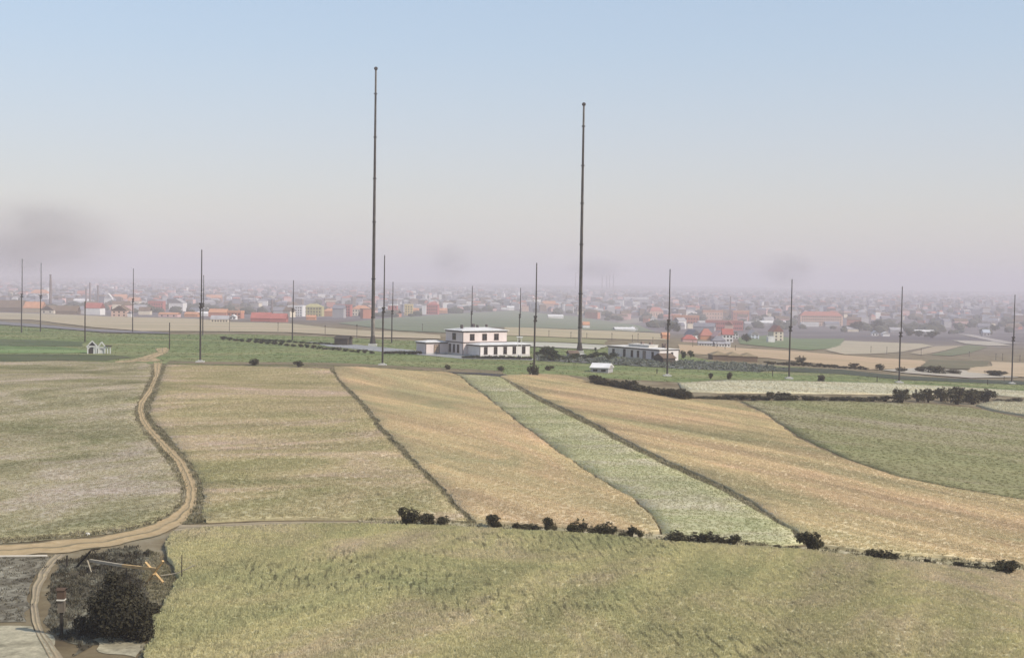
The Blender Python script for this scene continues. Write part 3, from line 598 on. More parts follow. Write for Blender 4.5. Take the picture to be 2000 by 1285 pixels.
# ------------------------------------------------------------------ masts
M_steel = plain('zinc_and_rust', (.19, .165, .14), .55, 1.1, .7)
M_dark = plain('tarred_steel', (.05, .043, .038), .2, .8, .7)
M_conc = plain('concrete', (.50, .48, .44), .12)
def tall_mast(xt, yt, xb, yb, rings, label):
    p = P(xb, yb); h = height_at(p, xt, yt); pm = px_m(p)
    o = thing('radio_mast', label, 'radio mast', p, 0, 'tall radio masts')
    mb = MB(); mb.box((0, 0, .3), (2.6, 2.6, 1.0)); part('base_pad', mb, M_conc, o)
    mb = MB(); mb.tube((0, 0, .7), (0, 0, 3.4), 1.05, .60, 12); part('foot', mb, M_dark, o, smooth=False)
    zs = [3.4] + [height_at(p, xt, y) for y in rings] + [h - 1.0]
    rad = lambda z: .62 - .33 * z / h
    for a, b in zip(zs, zs[1:]):
        mb = MB(); mb.tube((0, 0, a), (0, 0, b), rad(a), rad(b), 14); seg = part('mast_segment', mb, M_steel, o, smooth=False)
        mb = MB()
        for q in (-1, 1):                                       # ladder on the side
            mb.bar((q * .18, -rad(a) - .12, a), (q * .18, -rad(b) - .12, b), .05)
        for z in np.arange(a + .3, b, .8): mb.bar((-.18, -rad(z) - .12, z), (.18, -rad(z) - .12, z), .04)
        part('ladder', mb, M_dark, seg)
    for z in zs[1:-1]:
        mb = MB(); mb.tube((0, 0, z - .22), (0, 0, z + .22), rad(z) + .11, rad(z) + .11, 14)
        mb.bar((-.7, 0, z), (.7, 0, z), .1, .12); part('flange_ring', mb, M_dark, o)
    mb = MB(); mb.tube((0, 0, h - 1.0), (0, 0, h - .6), .30, .62, 12); mb.tube((0, 0, h - .6), (0, 0, h - .15), .62, .58, 12); mb.tube((0, 0, h - .15), (0, 0, h + .15), .58, .2, 12); part('mast_cap', mb, M_dark, o)
tall_mast(735, 135, 728, 676, [186, 270, 350, 434, 545, 620], 'tallest steel radio mast left of the white station')
tall_mast(1145, 204, 1132, 690, [249, 325, 398, 478, 574, 640], 'tall steel radio mast right of the white station')
def pole_mast(xt, yt, xb, yb, label, joint=.51, pad=True, k=1.0):
    p = P(xb, yb); h = height_at(p, xt, yt)
    o = thing('pole_mast', label, 'mast', p, 0, 'slender pole masts around the station')
    r = .235 * k; dx = 0; j = h * joint
    mb = MB(); mb.tube((0, 0, -.2), (0, 0, j + .5), r, r * .8, 8); part('lower_pole', mb, M_dark, o)
    mb = MB(); mb.tube((r * .9, 0, j - .9), (r * .9, 0, h - .5), r * .75, r * .5, 8); mb.tube((r * .9, 0, h - .5), (r * .9, 0, h), r * .75, .03, 8); part('upper_pole', mb, M_dark, o)
    mb = MB()
    for z in (j - .7, j + .3): mb.box((r * .45, 0, z), (r * 3.6, r * 3.0, .35))
    part('joint_clamp', mb, M_dark, o)
    if pad:
        mb = MB(); mb.box((0, 0, .12), (2.0, 1.4, .5)); mb.box((0, 0, .45), (1.0, .9, .3)); part('base_pad', mb, M_conc, o)
for a in [(43, 505, 42, 650, 'slender pole mast nearest the left edge'), (81, 513, 79, 648, 'slender pole mast second from the left edge'), (260, 524, 259, 650, 'slender pole mast right of the white pavilion'), (393, 487, 391, 708, 'foremost slender pole mast right of the dirt road'),
          (397.5, 537, 396, 655, 'slender pole mast just behind the foremost left one'), (572, 547, 571, 665, 'slender pole mast left of the dark hut'), (748, 498, 747, 714, 'slender pole mast just right of the tallest radio mast'), (767, 550, 765, 670, 'thin far pole mast right of the tallest radio mast'),
          (921, 558, 920, 664, 'thin pole mast rising behind the two storey roof'), (1016, 562, 1014, 672, 'thin pole mast rising behind the low wing'), (1047, 513, 1043, 733, 'foremost slender pole mast right of the station'), (1309, 525, 1303, 735, 'slender pole mast in front of the annex'),
          (1545, 545, 1541, 740, 'third slender pole mast from the right edge'), (1762, 559, 1756, 748, 'second slender pole mast from the right edge'), (1980, 575, 1976, 750, 'slender pole mast nearest the right edge')]:
    pole_mast(*a, pad=a[3] > 700)
def post(xt, yt, xb, yb, r, label, name='wooden_post', cat='post', group=None, col=(.05, .04, .03), arm=False):
    p = P(xb, yb); h = height_at(p, xt, yt); o = thing(name, label, cat, p, 0, group)
    mb = MB(); mb.tube((0, 0, -.2), (0, 0, h), r, r * .8, 7); part('shaft', mb, plain('old_wood', col), o)
    if arm:
        mb = MB()
        for z in (.93, .86): mb.bar((-h * .07, -.1, h * z), (h * .07, -.1, h * z), .12); 
        part('crossarm', mb, plain('old_wood', col), o)
for a in [(165.5, 588, 166, 668, .22, 'tall dark pole left of the white pavilion'), (330, 630, 331, 682, .16, 'short dark pole beside the loop of the track')]: post(*a)
for a in [(1283, 720, 1283, 730, .14, 'dark stump post left of the mast before the annex'), (1509, 724, 1509, 735, .14, 'dark stump post left of the third last mast'), (1713, 735, 1713, 746, .12, 'dark stump post left of the second last mast'), (1929, 741, 1929, 752, .14, 'dark stump post left of the last mast'), (1962, 735, 1961, 745, .1, 'thin pale post left of the last mast')]: post(*a, group='stump posts on the meadow')
for a in [(448, 623, 448, 648), (543, 629, 543, 648), (635, 635, 635, 655), (697, 633, 697, 660), (825, 632, 825, 647), (1072, 645, 1072, 658), (1115, 648, 1115, 661), (1146, 650, 1146, 662), (1195, 650, 1195, 666), (1235, 654, 1235, 668), (1246, 651, 1246, 668), (1275, 658, 1275, 671), (1354, 665, 1353, 678), (1400, 668, 1400, 680), (1416, 670, 1416, 683), (1436, 674, 1436, 685), (1701, 676, 1701, 690), (1732, 677, 1732, 691), (1799, 680, 1799, 695), (1893, 686, 1893, 697), (1945, 690, 1945, 703), (1958, 690, 1958, 704), (1992, 693, 1992, 706)]:
    tel = globals().setdefault('TEL', {}); side = 'on the left behind the meadow' if a[0] < 740 else 'behind the station and annex' if a[0] < 1500 else 'at the right behind the fields'
    post(*a, .13, ORD[tel.setdefault(side, 0)] + ' thin telegraph pole from the left ' + side, 'telegraph_pole', 'utility pole', 'telegraph poles ' + side, (.10, .085, .07), True); tel[side] += 1

# ------------------------------------------------------------------ the station
M_wall = plain('pink_white_plaster', (.66, .56, .52), .07, .5)
M_wallw = plain('white_plaster', (.72, .66, .62), .07, .5)
M_roofp = plain('pale_sheet_roof', (.64, .62, .59), .16, .25)
M_trim = plain('dark_cornice', (.085, .07, .07))
M_pl = plain('plinth', (.52, .49, .46), .1)
M_fr = plain('window_frame', (.10, .075, .06)); M_door = plain('wooden_door', (.36, .27, .2))
mt, t, b = nodes('window_glass'); b.inputs['Base Color'].default_value = (.02, .018, .02, 1); b.inputs['Roughness'].default_value = .12; b.inputs['Specular IOR Level'].default_value = .5; M_gl = mt
_wm = {}
def window(parent, x, z, w, h, face, dims, door=False, fancy=True):
    """on the local front (face 'f', y=-d/2) or left side ('l', x=-w/2) of a block centred at the parent"""
    cx, cy, dx, dy = dims
    if face == 'f': loc, rz = (cx + x, cy - dy / 2, z), 0
    elif face == 'l': loc, rz = (cx - dx / 2, cy + x, z), -math.pi / 2
    else: loc, rz = (cx + dx / 2, cy + x, z), math.pi / 2
    key = (round(w, 1), round(h, 1), fancy, door)
    if key not in _wm:
        fr = MB(); t_ = .1 if fancy else .0
        if fancy:
            fr.box((0, -.03, h / 2 + t_ / 2), (w + 2 * t_, .12, t_)); fr.box((0, -.05, -h / 2 - t_ / 2), (w + 3 * t_, .2, t_))
            for q in (-1, 1): fr.box((q * (w / 2 + t_ / 2), -.03, 0), (t_, .12, h))
            fr.box((0, -.035, 0), (.07, .09, h)); fr.box((0, -.03, h * .2), (w, .08, .07))
        gl = MB(); gl.box((0, .0, 0), (w, .05, h))
        _wm[key] = (fr.mesh('window', [M_fr]) if fancy else None, gl.mesh('pane', [M_door if door else M_gl]))
    f, g = _wm[key]
    if f:
        o = link('door' if door else 'window', f, parent, loc, rz); link('panel' if door else 'pane', g, o)
    else: link('window', g, parent, loc, rz)
def block(parent, c, d, z, rise, over, wall, dark=True, roofmat=None, kind_='hip', low=0.0):
    mb = MB(); mb.box((c[0], c[1], (z + low) / 2 - .4), (d[0], d[1], z - low + .8)); part('wall', mb, wall, parent)
    if dark:
        mb = MB(); mb.box((c[0], c[1], z - .21), (d[0] + .35, d[1] + .35, .34)); part('cornice', mb, M_trim, parent)
    mb = MB(); mb.roof(d[0], d[1], z - .03, rise, kind_, over, .12, 0, c); return part('roof', mb, roofmat or M_roofp, parent)
B = P(903.4, 695.0); TH = R(33); u = Vector((math.cos(TH), math.sin(TH), 0)); v = Vector((-math.sin(TH), math.cos(TH), 0))
st = thing('station_building', 'white radio station with two storey block and low flat wings', 'building', B, TH)
ML, MD = 14.9, 9.6
def cdim(x0, y0, w, d): return ((x0 + w / 2), (y0 + d / 2), w, d)
main = cdim(0, 0, ML, MD); wing = cdim(1.7, -6.6, 16.9, 6.6); ann = cdim(-7.2, MD - 1.0, 7.2, 5.6)
block(st, main[:2], main[2:], 7.1, .75, .55, M_wall)
mb = MB(); mb.box((main[0], main[1], 3.75), (ML + .16, MD + .16, .3)); part('string_course', mb, M_trim, st)
block(st, wing[:2], wing[2:], 3.35, .45, .5, M_wallw); block(st, ann[:2], ann[2:], 3.5, .45, .4, M_wall)
for c_, n_ in ((main, 0), (wing, 1), (ann, 2)):
    mb = MB(); mb.box((c_[0], c_[1], .12), (c_[2] + .12, c_[3] + .12, .9)); part('plinth', mb, M_pl, st)
for q in (-.24, -.0, .24): window(st, q * MD, 1.95, 1.0, 2.2, 'l', main)
window(st, 0, 5.35, 1.7, 1.75, 'l', main)
for q in (.21, .49, .76): window(st, (q - .5) * ML, 5.3, 1.35, 1.7, 'f', main)
for q in (.115, .31, .50, .685, .875): window(st, (q - .5) * wing[2], 1.75, 1.0, 1.9, 'f', wing)
window(st, 0, 1.6, 1.7, 2.3, 'f', ann, True)
for (x_, y_, w_, h_) in [(2, 4, .6, 1.0), (6.5, 5, .7, 1.2), (7.6, 4.5, .5, .9), (11, 5, .5, 1.0)]:
    mb = MB(); mb.box((x_, y_, 7.7 + h_ / 2), (w_, w_, h_)); part('chimney', mb, M_trim, st)
for (x_, y_, z_) in [(0, -.12, 3.4), (1.7, -6.72, 1.7), (-7.2, MD - 1.1, 1.75)]:
    mb = MB(); mb.tube((x_, y_, .1), (x_, y_, z_ * 2), .09, .09, 6); part('downpipe', mb, M_trim, st)
# white lattice stand before the low wing
q0 = P(1014.5, 701); o = thing('lattice_stand', 'white latticed stand in front of the low station wing', 'stand', q0)
mt_w = plain('white_paint', (.75, .72, .68)); mb = MB()
for x_ in (-.55, .55):
    for y_ in (-.5, .5): mb.bar((x_, y_, -.2), (x_, y_, 6.0), .12)
part('post_frame', mb, mt_w, o); mb = MB()
for z_ in (.8, 1.6, 2.4, 3.2, 4.6, 5.9):
    mb.bar((-.55, -.56, z_), (.55, -.56, z_), .1); mb.bar((-.55, -.56, z_ - .7), (.55, -.56, z_), .08)
part('bracing', mb, mt_w, o); mb = MB(); mb.box((0, 0, 6.1), (1.7, 1.5, .25)); part('top_board', mb, mt_w, o)

# the annex
Cn = P(1287, 706.5); w_dir = math.atan2(.82, -.573)
an = thing('annex_building', 'low flat roofed white annex behind gardens right of the station', 'building', Cn, w_dir - math.pi)
# local +x runs from back-left towards the near corner at the origin; local -y faces the viewer's left
ad = cdim(-24.0, 0, 24.0, 7.6)
block(an, ad[:2], ad[2:], 3.6, .3, .4, plain('greyed_plaster', (.70, .61, .57), .1), True, plain('white_sheet_roof', (.66, .62, .56), .12, .3), 'hip')
mb = MB(); mb.box((.0 + .05, 3.8, 1.6), (.16, 7.5, 3.5)); part('white_end_wall', mb, M_wallw, an)
for q, ww, hh in ((.11, .9, 1.9), (.33, .9, 2.3), (.48, .8, 1.9), (.60, .8, 1.9), (.88, .8, 1.9)): window(an, (q - .5) * 24, 1.75, ww, hh, 'f', ad)
window(an, (.72 - .5) * 24, 1.5, 1.2, 2.6, 'f', ad, True)
mb = MB(); mb.box((.16, 5.0, 1.9), (.08, .9, 1.7)); part('window', mb, M_gl, an)
for (x_, w_) in ((-13, .8), (-9, .9), (-3.2, .7), (-2.0, .5)):
    mb = MB(); mb.box((x_, 4.5, 4.5), (w_, .8, 1.5)); part('chimney', mb, plain('brick', (.22, .16, .13)), an)
mb = MB(); mb.box((-11.5, 3.6, 4.15), (9.5, 3.6, .7)); mb.box((-11.5, 3.6, 4.55), (9.9, 4, .12)); part('roof_light', mb, plain('white_sheet_roof', (.66, .62, .56), .12, .3), an)

# ------------------------------------------------------------------ houses and sheds
PAL = dict(white=(.70, .67, .64), cream=(.62, .54, .42), peach=(.62, .42, .32), yellow=(.58, .46, .22), olive=(.40, .36, .17), red=(.42, .14, .12), brick=(.45, .20, .14), pink=(.58, .38, .35), orange=(.52, .26, .15), brown=(.17, .12, .085), dark=(.075, .062, .05), grey=(.36, .34, .34), slate=(.22, .21, .23), tile=(.40, .17, .13), ruddy=(.38, .13, .11), tan=(.4, .32, .22), thatch=(.27, .21, .13), bluegrey=(.42, .45, .5))
LAND = []
def house(x0, x1, yb, ye, yr, wall, roof, label, kind_='gable_x', cat='house', name='house', cols=0, rows=0, depth=None, rz=None, group=None, side=0, win=None, chim=0, dark_trim=False):
    p = P((x0 + x1) / 2, yb); pm = px_m(p); w = (x1 - x0) * pm; ez = (yb - ye) * pm; rise = max((ye - yr) * pm, .25)
    d = depth or max(5.0, min(w * .8, 14))
    rz = random.uniform(-.12, .12) if rz is None else rz
    w = max(2.0, w / (math.cos(rz) + abs(math.sin(rz)) * d / w)) if abs(rz) > .2 else w
    o = thing(name, label, cat, p + Vector((0, d / 2, 0)), rz, group)
    o.location.z = h1(o.location.x, o.location.y); LAND.append((p.x, p.y, w))
    wm = plain(wall + '_wall', PAL[wall], .1, .3); rm = plain(roof + '_roof', PAL[roof], .16, .3)
    drop = o.location.z - p.z; ez -= drop
    mb = MB(); mb.box((0, 0, ez / 2 - 1), (w, d, ez + 2))
    if kind_ == 'gable_y': mb.add([(-w / 2, -d / 2, ez), (w / 2, -d / 2, ez), (0, -d / 2, ez + rise), (-w / 2, d / 2, ez), (w / 2, d / 2, ez), (0, d / 2, ez + rise)], [(0, 1, 2), (4, 3, 5)])
    if kind_ == 'gable_x': mb.add([(-w / 2, -d / 2, ez), (-w / 2, d / 2, ez), (-w / 2, 0, ez + rise), (w / 2, -d / 2, ez), (w / 2, d / 2, ez), (w / 2, 0, ez + rise)], [(1, 0, 2), (3, 4, 5)])
    part('wall', mb, wm, o)
    mb = MB(); mb.roof(w, d, ez + .01, rise, kind_, .25 if kind_ != 'flat' else .15, .2); part('roof', mb, rm, o)
    if cols:
        ww, hh = win or (min(1.3, w / cols * .5), min(1.8, ez / rows * .52))
        for i in range(cols):
            for j in range(rows): window(o, (i + .5 - cols / 2) * w / cols * .94, (j + .52) * ez / rows, ww, hh, 'f', (0, 0, w, d), False, False)
    for i in range(side):
        for j in range(max(rows, 1)): window(o, (i + .5 - side / 2) * d / side * .9, (j + .52) * ez / max(rows, 1), 1.1, min(1.6, ez / max(rows, 1) * .5), 'r', (0, 0, w, d), False, False)
    for i in range(chim):
        mb = MB(); mb.box(((i + .7) / (chim + .5) * w - w / 2, d * .1, ez + rise + .3), (.8, .8, 1.6)); part('chimney', mb, plain('brick', (.3, .17, .13)), o)
    return o
H = house
# left town
H(-30, 43, 609, 601, 587, 'brown', 'brown', 'big brown barn at the left edge of the town', cat='barn', name='barn', depth=16)
H(45, 82, 611, 602, 590, 'tan', 'orange', 'orange brown roofed house right of the brown barn', chim=1)
H(80, 107, 612.5, 606, 597, 'cream', 'brown', 'cream gable fronted house with two dark windows near the tall chimney', 'gable_y', cols=2, rows=1, depth=16)
H(107, 149, 614, 608, 598, 'brown', 'brown', 'dark brown roofed barn right of the cream gable', cat='barn', name='barn')
H(165, 197, 615, 602, 592, 'white', 'ruddy', 'long white building under a crimson roof')
H(217, 248, 618.5, 607, 597, 'peach', 'brown', 'peach gable fronted house with two rows of windows', 'gable_y', cols=3, rows=2, depth=13)
H(249, 257, 619, 612, 608, 'white', 'slate', 'tiny white gabled hut right of the peach house', 'gable_y')
H(256, 284, 611, 602, 596, 'white', 'grey', 'white shed with a grey gable roof behind the peach house', cat='shed', name='shed', depth=14)
H(203, 218, 596, 583, 573, 'white', 'white', 'steep pointed white house among the left chimneys', 'gable_y')
H(222, 246, 592, 584, 575, 'pink', 'orange', 'orange roofed house right of the steep white one')
H(249, 272, 594, 588, 581, 'cream', 'orange', 'low orange roofed house behind the white shed')
H(289, 318, 608, 592, 588, 'red', 'ruddy', 'dull red block behind the tan field on the left', 'flat', cols=6, rows=3)
H(330, 358, 608, 592, 584, 'white', 'grey', 'large white gabled hall in the left town', 'gable_y', cat='hall', cols=2, rows=1, depth=18)
H(309, 346, 619, 614, 611, 'pink', 'orange', 'low pinkish shed on the upper rim of the tan field', cat='shed', name='shed', cols=3, rows=1)
H(360, 386, 619, 614, 610, 'orange', 'orange', 'low orange shed left of the foremost pole mast', cat='shed', name='shed')
H(38, 51, 585, 571, 569, 'pink', 'tile', 'narrow pink house behind the leftmost mast', 'flat')
H(58, 94, 586, 573, 566, 'white', 'orange', 'white block with an orange roof left of the tall chimney', 'hip', cols=7, rows=3)
H(143, 174, 593, 588, 584, 'white', 'white', 'long low white roofed shed between the chimneys', cat='shed', name='shed')
H(125, 134, 590, 580, 577, 'brick', 'slate', 'small square brick tower between the chimneys', 'flat', cat='tower', name='tower')
H(150, 166, 582, 574, 568, 'brick', 'tile', 'red roofed block left of the group of chimneys')
H(100, 122, 600, 592, 586, 'grey', 'slate', 'grey shed at the foot of the tall chimney', cat='shed', name='shed')
# middle-left town
H(384, 408, 617, 613, 609, 'white', 'white', 'low white roofed hall behind the foremost mast', cat='hall')
H(410, 444, 629.5, 624, 617, 'cream', 'grey', 'long cream cottage with a row of small windows', cols=6, rows=1, name='cottage', cat='cottage')
H(407, 442, 619, 611, 604, 'brick', 'orange', 'long orange roofed house behind the cream cottage', chim=2)
H(444, 472, 622, 611, 607, 'brick', 'orange', 'orange brick block right of the long orange roof', 'flat', cols=4, rows=2)
H(448, 461, 624, 619, 615, 'white', 'white', 'small white house right of the cream cottage', 'gable_y', cols=2, rows=1)
H(489, 527, 628, 622, 611, 'ruddy', 'ruddy', 'crimson roofed house, left half of the bright red pair', depth=11, rz=.02)
H(527.5, 558, 629, 623, 613, 'ruddy', 'ruddy', 'crimson roofed house, right half of the bright red pair', depth=11, rz=.02)
H(562, 592, 618, 599, 597, 'white', 'white', 'white apartment block with four rows of windows', 'flat', 'apartment block', 'apartment_block', 6, 4)
H(593, 629, 618, 600, 594, 'olive', 'olive', 'large mustard yellow block beside the white apartments', 'hip', 'apartment block', 'apartment_block', 6, 3)
H(630, 656, 618, 608, 603, 'orange', 'orange', 'low orange yellow house between mustard and red blocks', 'hip', chim=1)
H(656.5, 685, 618, 597, 595, 'red', 'ruddy', 'dark pink red block left of the tallest mast', 'flat', 'apartment block', 'apartment_block', 6, 4)
H(687, 722, 617, 604, 597, 'cream', 'orange', 'cream house with orange roof left of the tallest mast', 'hip', cols=6, rows=2)
H(598, 616, 625, 620, 616, 'orange', 'orange', 'low orange hut in front of the mustard block', cat='hut', name='hut')
H(402, 432, 590, 582, 576, 'brick', 'orange', 'hazy long orange roof behind the foremost mast')
H(450, 480, 582, 578, 575, 'white', 'white', 'hazy long white roof in the middle of the left town', cat='hall')
# centre town
H(738, 757, 613, 602, 599, 'bluegrey', 'white', 'pale blue grey block just right of the tallest mast', 'flat', cols=5, rows=2)
H(757.5, 776, 616, 597, 594.5, 'red', 'white', 'dark red block with a white roof right of the tallest mast', 'flat', 'apartment block', 'apartment_block', 3, 3)
H(790, 806, 616, 597, 594, 'yellow', 'yellow', 'narrow yellow block with dark windows', 'flat', 'apartment block', 'apartment_block', 3, 4)
H(807, 818, 615, 606, 602, 'orange', 'orange', 'small orange house right of the yellow block')
H(824, 832, 614, 597, 594, 'white', 'grey', 'slim pale block left of the hazy red one', 'flat')
H(832.5, 856, 614, 596, 591, 'red', 'ruddy', 'hazy red block in the town above the station annex wing', 'hip', 'apartment block', 'apartment_block', 5, 3)
H(857, 873, 612, 607, 602, 'orange', 'orange', 'low orange house at the pasture edge')
for k, (a, b_) in enumerate([(808, 814), (826, 832), (838, 843), (846, 853), (857, 862)]):
    H(a, b_, 587, 577, 576, 'white', 'white', ['slim', 'leftmost of four tight', 'second of four tight', 'third and widest of four tight', 'last of four tight'][k] + ' white slab blocks above the hazy red block', 'flat', 'tower block', 'tower_block', group='white slab blocks', depth=14)
for k, (a, b_, y_, n_) in enumerate([(926, 934, 592, 'leftmost'), (936, 944, 591, 'second'), (943, 952, 603, 'third, lower'), (952, 962, 599, 'steepest'), (962, 970, 603, 'fifth'), (978, 990, 605, 'rightmost low')]):
    H(a, b_, y_, y_ - 5, y_ - 9, 'white', 'pink', n_ + ' white cottage of the cluster above the station roof', 'gable_y' if k % 2 else 'gable_x', 'cottage', 'cottage', group='white cottages above the station')
H(893, 925, 604, 599, 596, 'pink', 'grey', 'long low pinkish shed left of the white cottages', cat='shed', name='shed')
H(990, 1004, 606, 601, 598, 'white', 'white', 'white house right of the cottage cluster')
H(1060, 1085, 603, 594, 588, 'peach', 'orange', 'hazy orange church like house right of the station mast')
H(1086, 1118, 600, 595, 590, 'white', 'grey', 'hazy pale hall left of the right tall mast', cat='hall')
H(1070, 1100, 622, 618, 615, 'white', 'white', 'low white sheds on the pasture rim', cat='shed', name='shed')
H(1138, 1151, 641, 635, 629, 'white', 'orange', 'small white house with orange roof beside the right tall mast')
H(1180, 1212, 612, 605, 599, 'pink', 'tile', 'hazy house with rusty roof left of the long white roof')
H(1160, 1178, 615, 608, 603, 'cream', 'grey', 'hazy cream house behind the right tall mast')
H(1220, 1267, 591, 584.5, 581, 'grey', 'white', 'long white flat roofed hall high in the town', 'flat', 'hall', 'hall', depth=40)
H(1195, 1226, 624, 618, 614, 'pink', 'brown', 'low brown roofed house left of the pink gabled one')
H(1268, 1295, 621, 608, 600, 'peach', 'tile', 'peach house with a red hip roof and tall windows', 'hip', cols=5, rows=1, win=(1.0, 4.5), side=2)
H(1270, 1283, 627, 622, 618, 'white', 'white', 'small white gabled house below the peach one', 'gable_y')
H(1200, 1240, 646, 643, 640, 'white', 'white', 'long low white roof on the far rim of the tan field', cat='shed', name='shed')
H(1230, 1245, 645, 642, 638, 'white', 'white', 'low white tent like shed beside the long low roof', 'gable_y', cat='shed', name='shed')
H(1293, 1307, 662.5, 655, 650, 'orange', 'orange', 'bright orange hut left of the mast by the annex', cat='hut', name='hut', rz=.1)
# right town
H(1315, 1366, 639, 620, 616, 'brick', 'orange', 'red brick factory with rows of white windows', 'flat', 'factory', 'factory', 9, 3)
H(1316, 1332, 619, 615, 613, 'white', 'white', 'small white roofed block behind the red factory', 'flat')
H(1380, 1452, 645, 628, 626, 'red', 'tile', 'long low red brick factory in the right town', 'flat', 'factory', 'factory', 18, 2)
H(1373, 1412, 624, 610, 606, 'peach', 'orange', 'faded orange factory block left of the thin chimney', 'flat', 'factory', 'factory', 7, 2)
H(1431, 1463, 626, 610, 607, 'brick', 'orange', 'faded orange factory block right of the thin chimney', 'flat', 'factory', 'factory', 6, 2)
H(1364, 1380, 641, 629, 627, 'white', 'white', 'square white house between the two red factories', 'flat', cols=3, rows=2)
H(1387, 1406, 643, 637, 634, 'white', 'white', 'low white house in front of the long red factory', 'flat', cols=4, rows=1)
H(1342, 1367, 661, 655, 645, 'white', 'slate', 'white gable fronted house with slate roof', 'gable_y', depth=12, rz=.3, cols=2, rows=1)
H(1333, 1361, 668, 663, 655, 'pink', 'ruddy', 'low house with crimson hip roof by the telegraph line', 'hip')
H(1367, 1393, 664, 656, 643, 'orange', 'tile', 'house with large rusty red roof among the white houses', 'hip')
H(1394, 1416, 666, 658, 648, 'pink', 'pink', 'pale pink gable fronted house', 'gable_y', depth=11, rz=.2)
H(1411, 1432, 668, 654, 643, 'white', 'ruddy', 'white two storey house with a crimson roof', 'gable_x', cols=3, rows=2, side=2)
H(1391, 1417, 670, 666, 657, 'grey', 'slate', 'low house under a grey pyramid roof', 'hip')
H(1431, 1443, 662, 652, 646, 'white', 'grey', 'tall narrow white house right of the crimson roof', 'gable_y', cols=2, rows=2)
H(1461, 1483, 662, 654, 646, 'bluegrey', 'grey', 'pale green white house with a grey gable roof', 'gable_y', cols=2, rows=2, rz=.3)
H(1508, 1528, 666, 648, 636, 'cream', 'tile', 'cream villa with a steep red roof and arched windows', 'gable_y', 'villa', 'villa', 2, 3, 12, .15)
H(1500, 1513, 669, 658.5, 657.5, 'white', 'white', 'small white cube house beside the cream villa', 'flat')
H(1365, 1392, 675, 671, 668, 'white', 'grey', 'long white shed along the telegraph line, left one', cat='shed', name='shed', cols=5, rows=1)
H(1396, 1426, 677, 672, 669, 'white', 'grey', 'long white shed along the telegraph line, right one', cat='shed', name='shed', cols=5, rows=1)
H(1478, 1536, 636, 631, 627, 'grey', 'white', 'long pale warehouse roof left of the third last mast', cat='warehouse', name='warehouse')
H(1455, 1480, 640, 633, 628, 'grey', 'grey', 'grey roofed house behind the pale green white one')
H(1563, 1646, 636, 617, 609, 'peach', 'tile', 'long four storey block with a red roof on the right', 'hip', 'school', 'school', 22, 4, 16, 0.0, win=(1.3, 2.0))
H(1566, 1600, 638, 632, 630, 'white', 'white', 'low white annex in front of the long red roofed block', 'flat')
H(1703, 1716, 656, 651, 646, 'white', 'bluegrey', 'small white house with pale roof, left of two by the far trees', 'gable_y', cols=2, rows=1)
H(1724, 1738, 657, 652, 648, 'white', 'white', 'small white house, right of two by the far trees', 'gable_y')
H(1655, 1677, 648, 643, 639, 'cream', 'grey', 'low pale house under the large dark trees')
H(1740, 1764, 650, 645, 640, 'grey', 'grey', 'grey house left of the second last mast')
H(1790, 1826, 652, 648, 645, 'grey', 'white', 'pale long roof behind the far tree row', cat='shed', name='shed')
H(1920, 1934, 656.5, 650, 644, 'grey', 'bluegrey', 'small grey house with pale roof at the far right', cols=2, rows=1)
# sheds on the plateau
H(653, 685, 674.5, 662, 657, 'dark', 'dark', 'dark wooden hut with a pitched roof left of the tallest mast', cat='hut', name='hut', depth=4.5, rz=-.25)
for k, (a, b_, y_) in enumerate([(1390, 1420, 703), (1419, 1448, 704.5), (1447, 1478, 706)]):
    H(a, b_, y_, y_ - 9, y_ - 15, 'brown', 'thatch', ['left', 'middle', 'right'][k] + ' shed of three joined brown sheds below the tan field', 'hip', cat='shed', name='shed', depth=6, rz=.1, group='three brown sheds')
H(1281, 1318, 709.5, 700, 692, 'dark', 'brown', 'weathered brown shed in front of the white annex', cat='shed', name='shed', depth=5, rz=.5, chim=0)
H(1155, 1198, 728, 719.5, 711.5, 'grey', 'white', 'small grey hut with a white roof above the diagonal hedge', cat='hut', name='hut', depth=4.5, rz=-.35, cols=2, rows=1)
H(1110, 1128, 697, 691, 686, 'grey', 'brown', 'small dark roofed hut between station and annex, left of the radio mast', 'gable_x', 'hut', 'hut', depth=3.5, rz=.2)
H(1131, 1142, 697, 693.5, 692, 'white', 'white', 'tiny white shed at the foot of the right radio mast', 'flat', 'shed', 'shed', depth=2.5, rz=.2)
# white pavilion in the meadow
pv = P(193, 691); pm = px_m(pv); M_pav = plain('flaking_white_paint', (.55, .55, .52), .2)
o = thing('garden_pavilion', 'ruined white pavilion with gables and arches in the meadow', 'pavilion', pv, R(8))
def gable_frame(x, w, hh, rise, name):
    mb = MB()
    for s in (-1, 1):
        mb.box((x + s * w / 2, 0, hh / 2 - .1), (.28, .28, hh + .2)); mb.bar((x + s * (w / 2 + .35), 0, hh - .3), (x, 0, hh + rise), .22, .3)
    for i in range(9):                                      # arch between the posts
        a0, a1 = math.pi * i / 9, math.pi * (i + 1) / 9
        mb.bar((x + math.cos(a0) * w * .42, 0, hh * .62 + math.sin(a0) * hh * .3), (x + math.cos(a1) * w * .42, 0, hh * .62 + math.sin(a1) * hh * .3), .2, .26)
    mb.box((x, 0, hh * .98), (w, .2, .22)); part(name, mb, M_pav, o)
gable_frame(-1.75, 2.3, 2.1, 1.35, 'gable_frame'); gable_frame(.75, 1.7, 1.8, 1.4, 'gable_frame')
mb = MB(); mb.box((-1.1, .15, .95), (.7, .25, 1.9)); mb.box((.55, .3, .7), (1.5, .2, 1.5)); part('wall_panel', mb, M_pav, o)
mb = MB()
for s in (2.3, 3.0): mb.box((s, 0, 1.0), (.28, .28, 2.1))
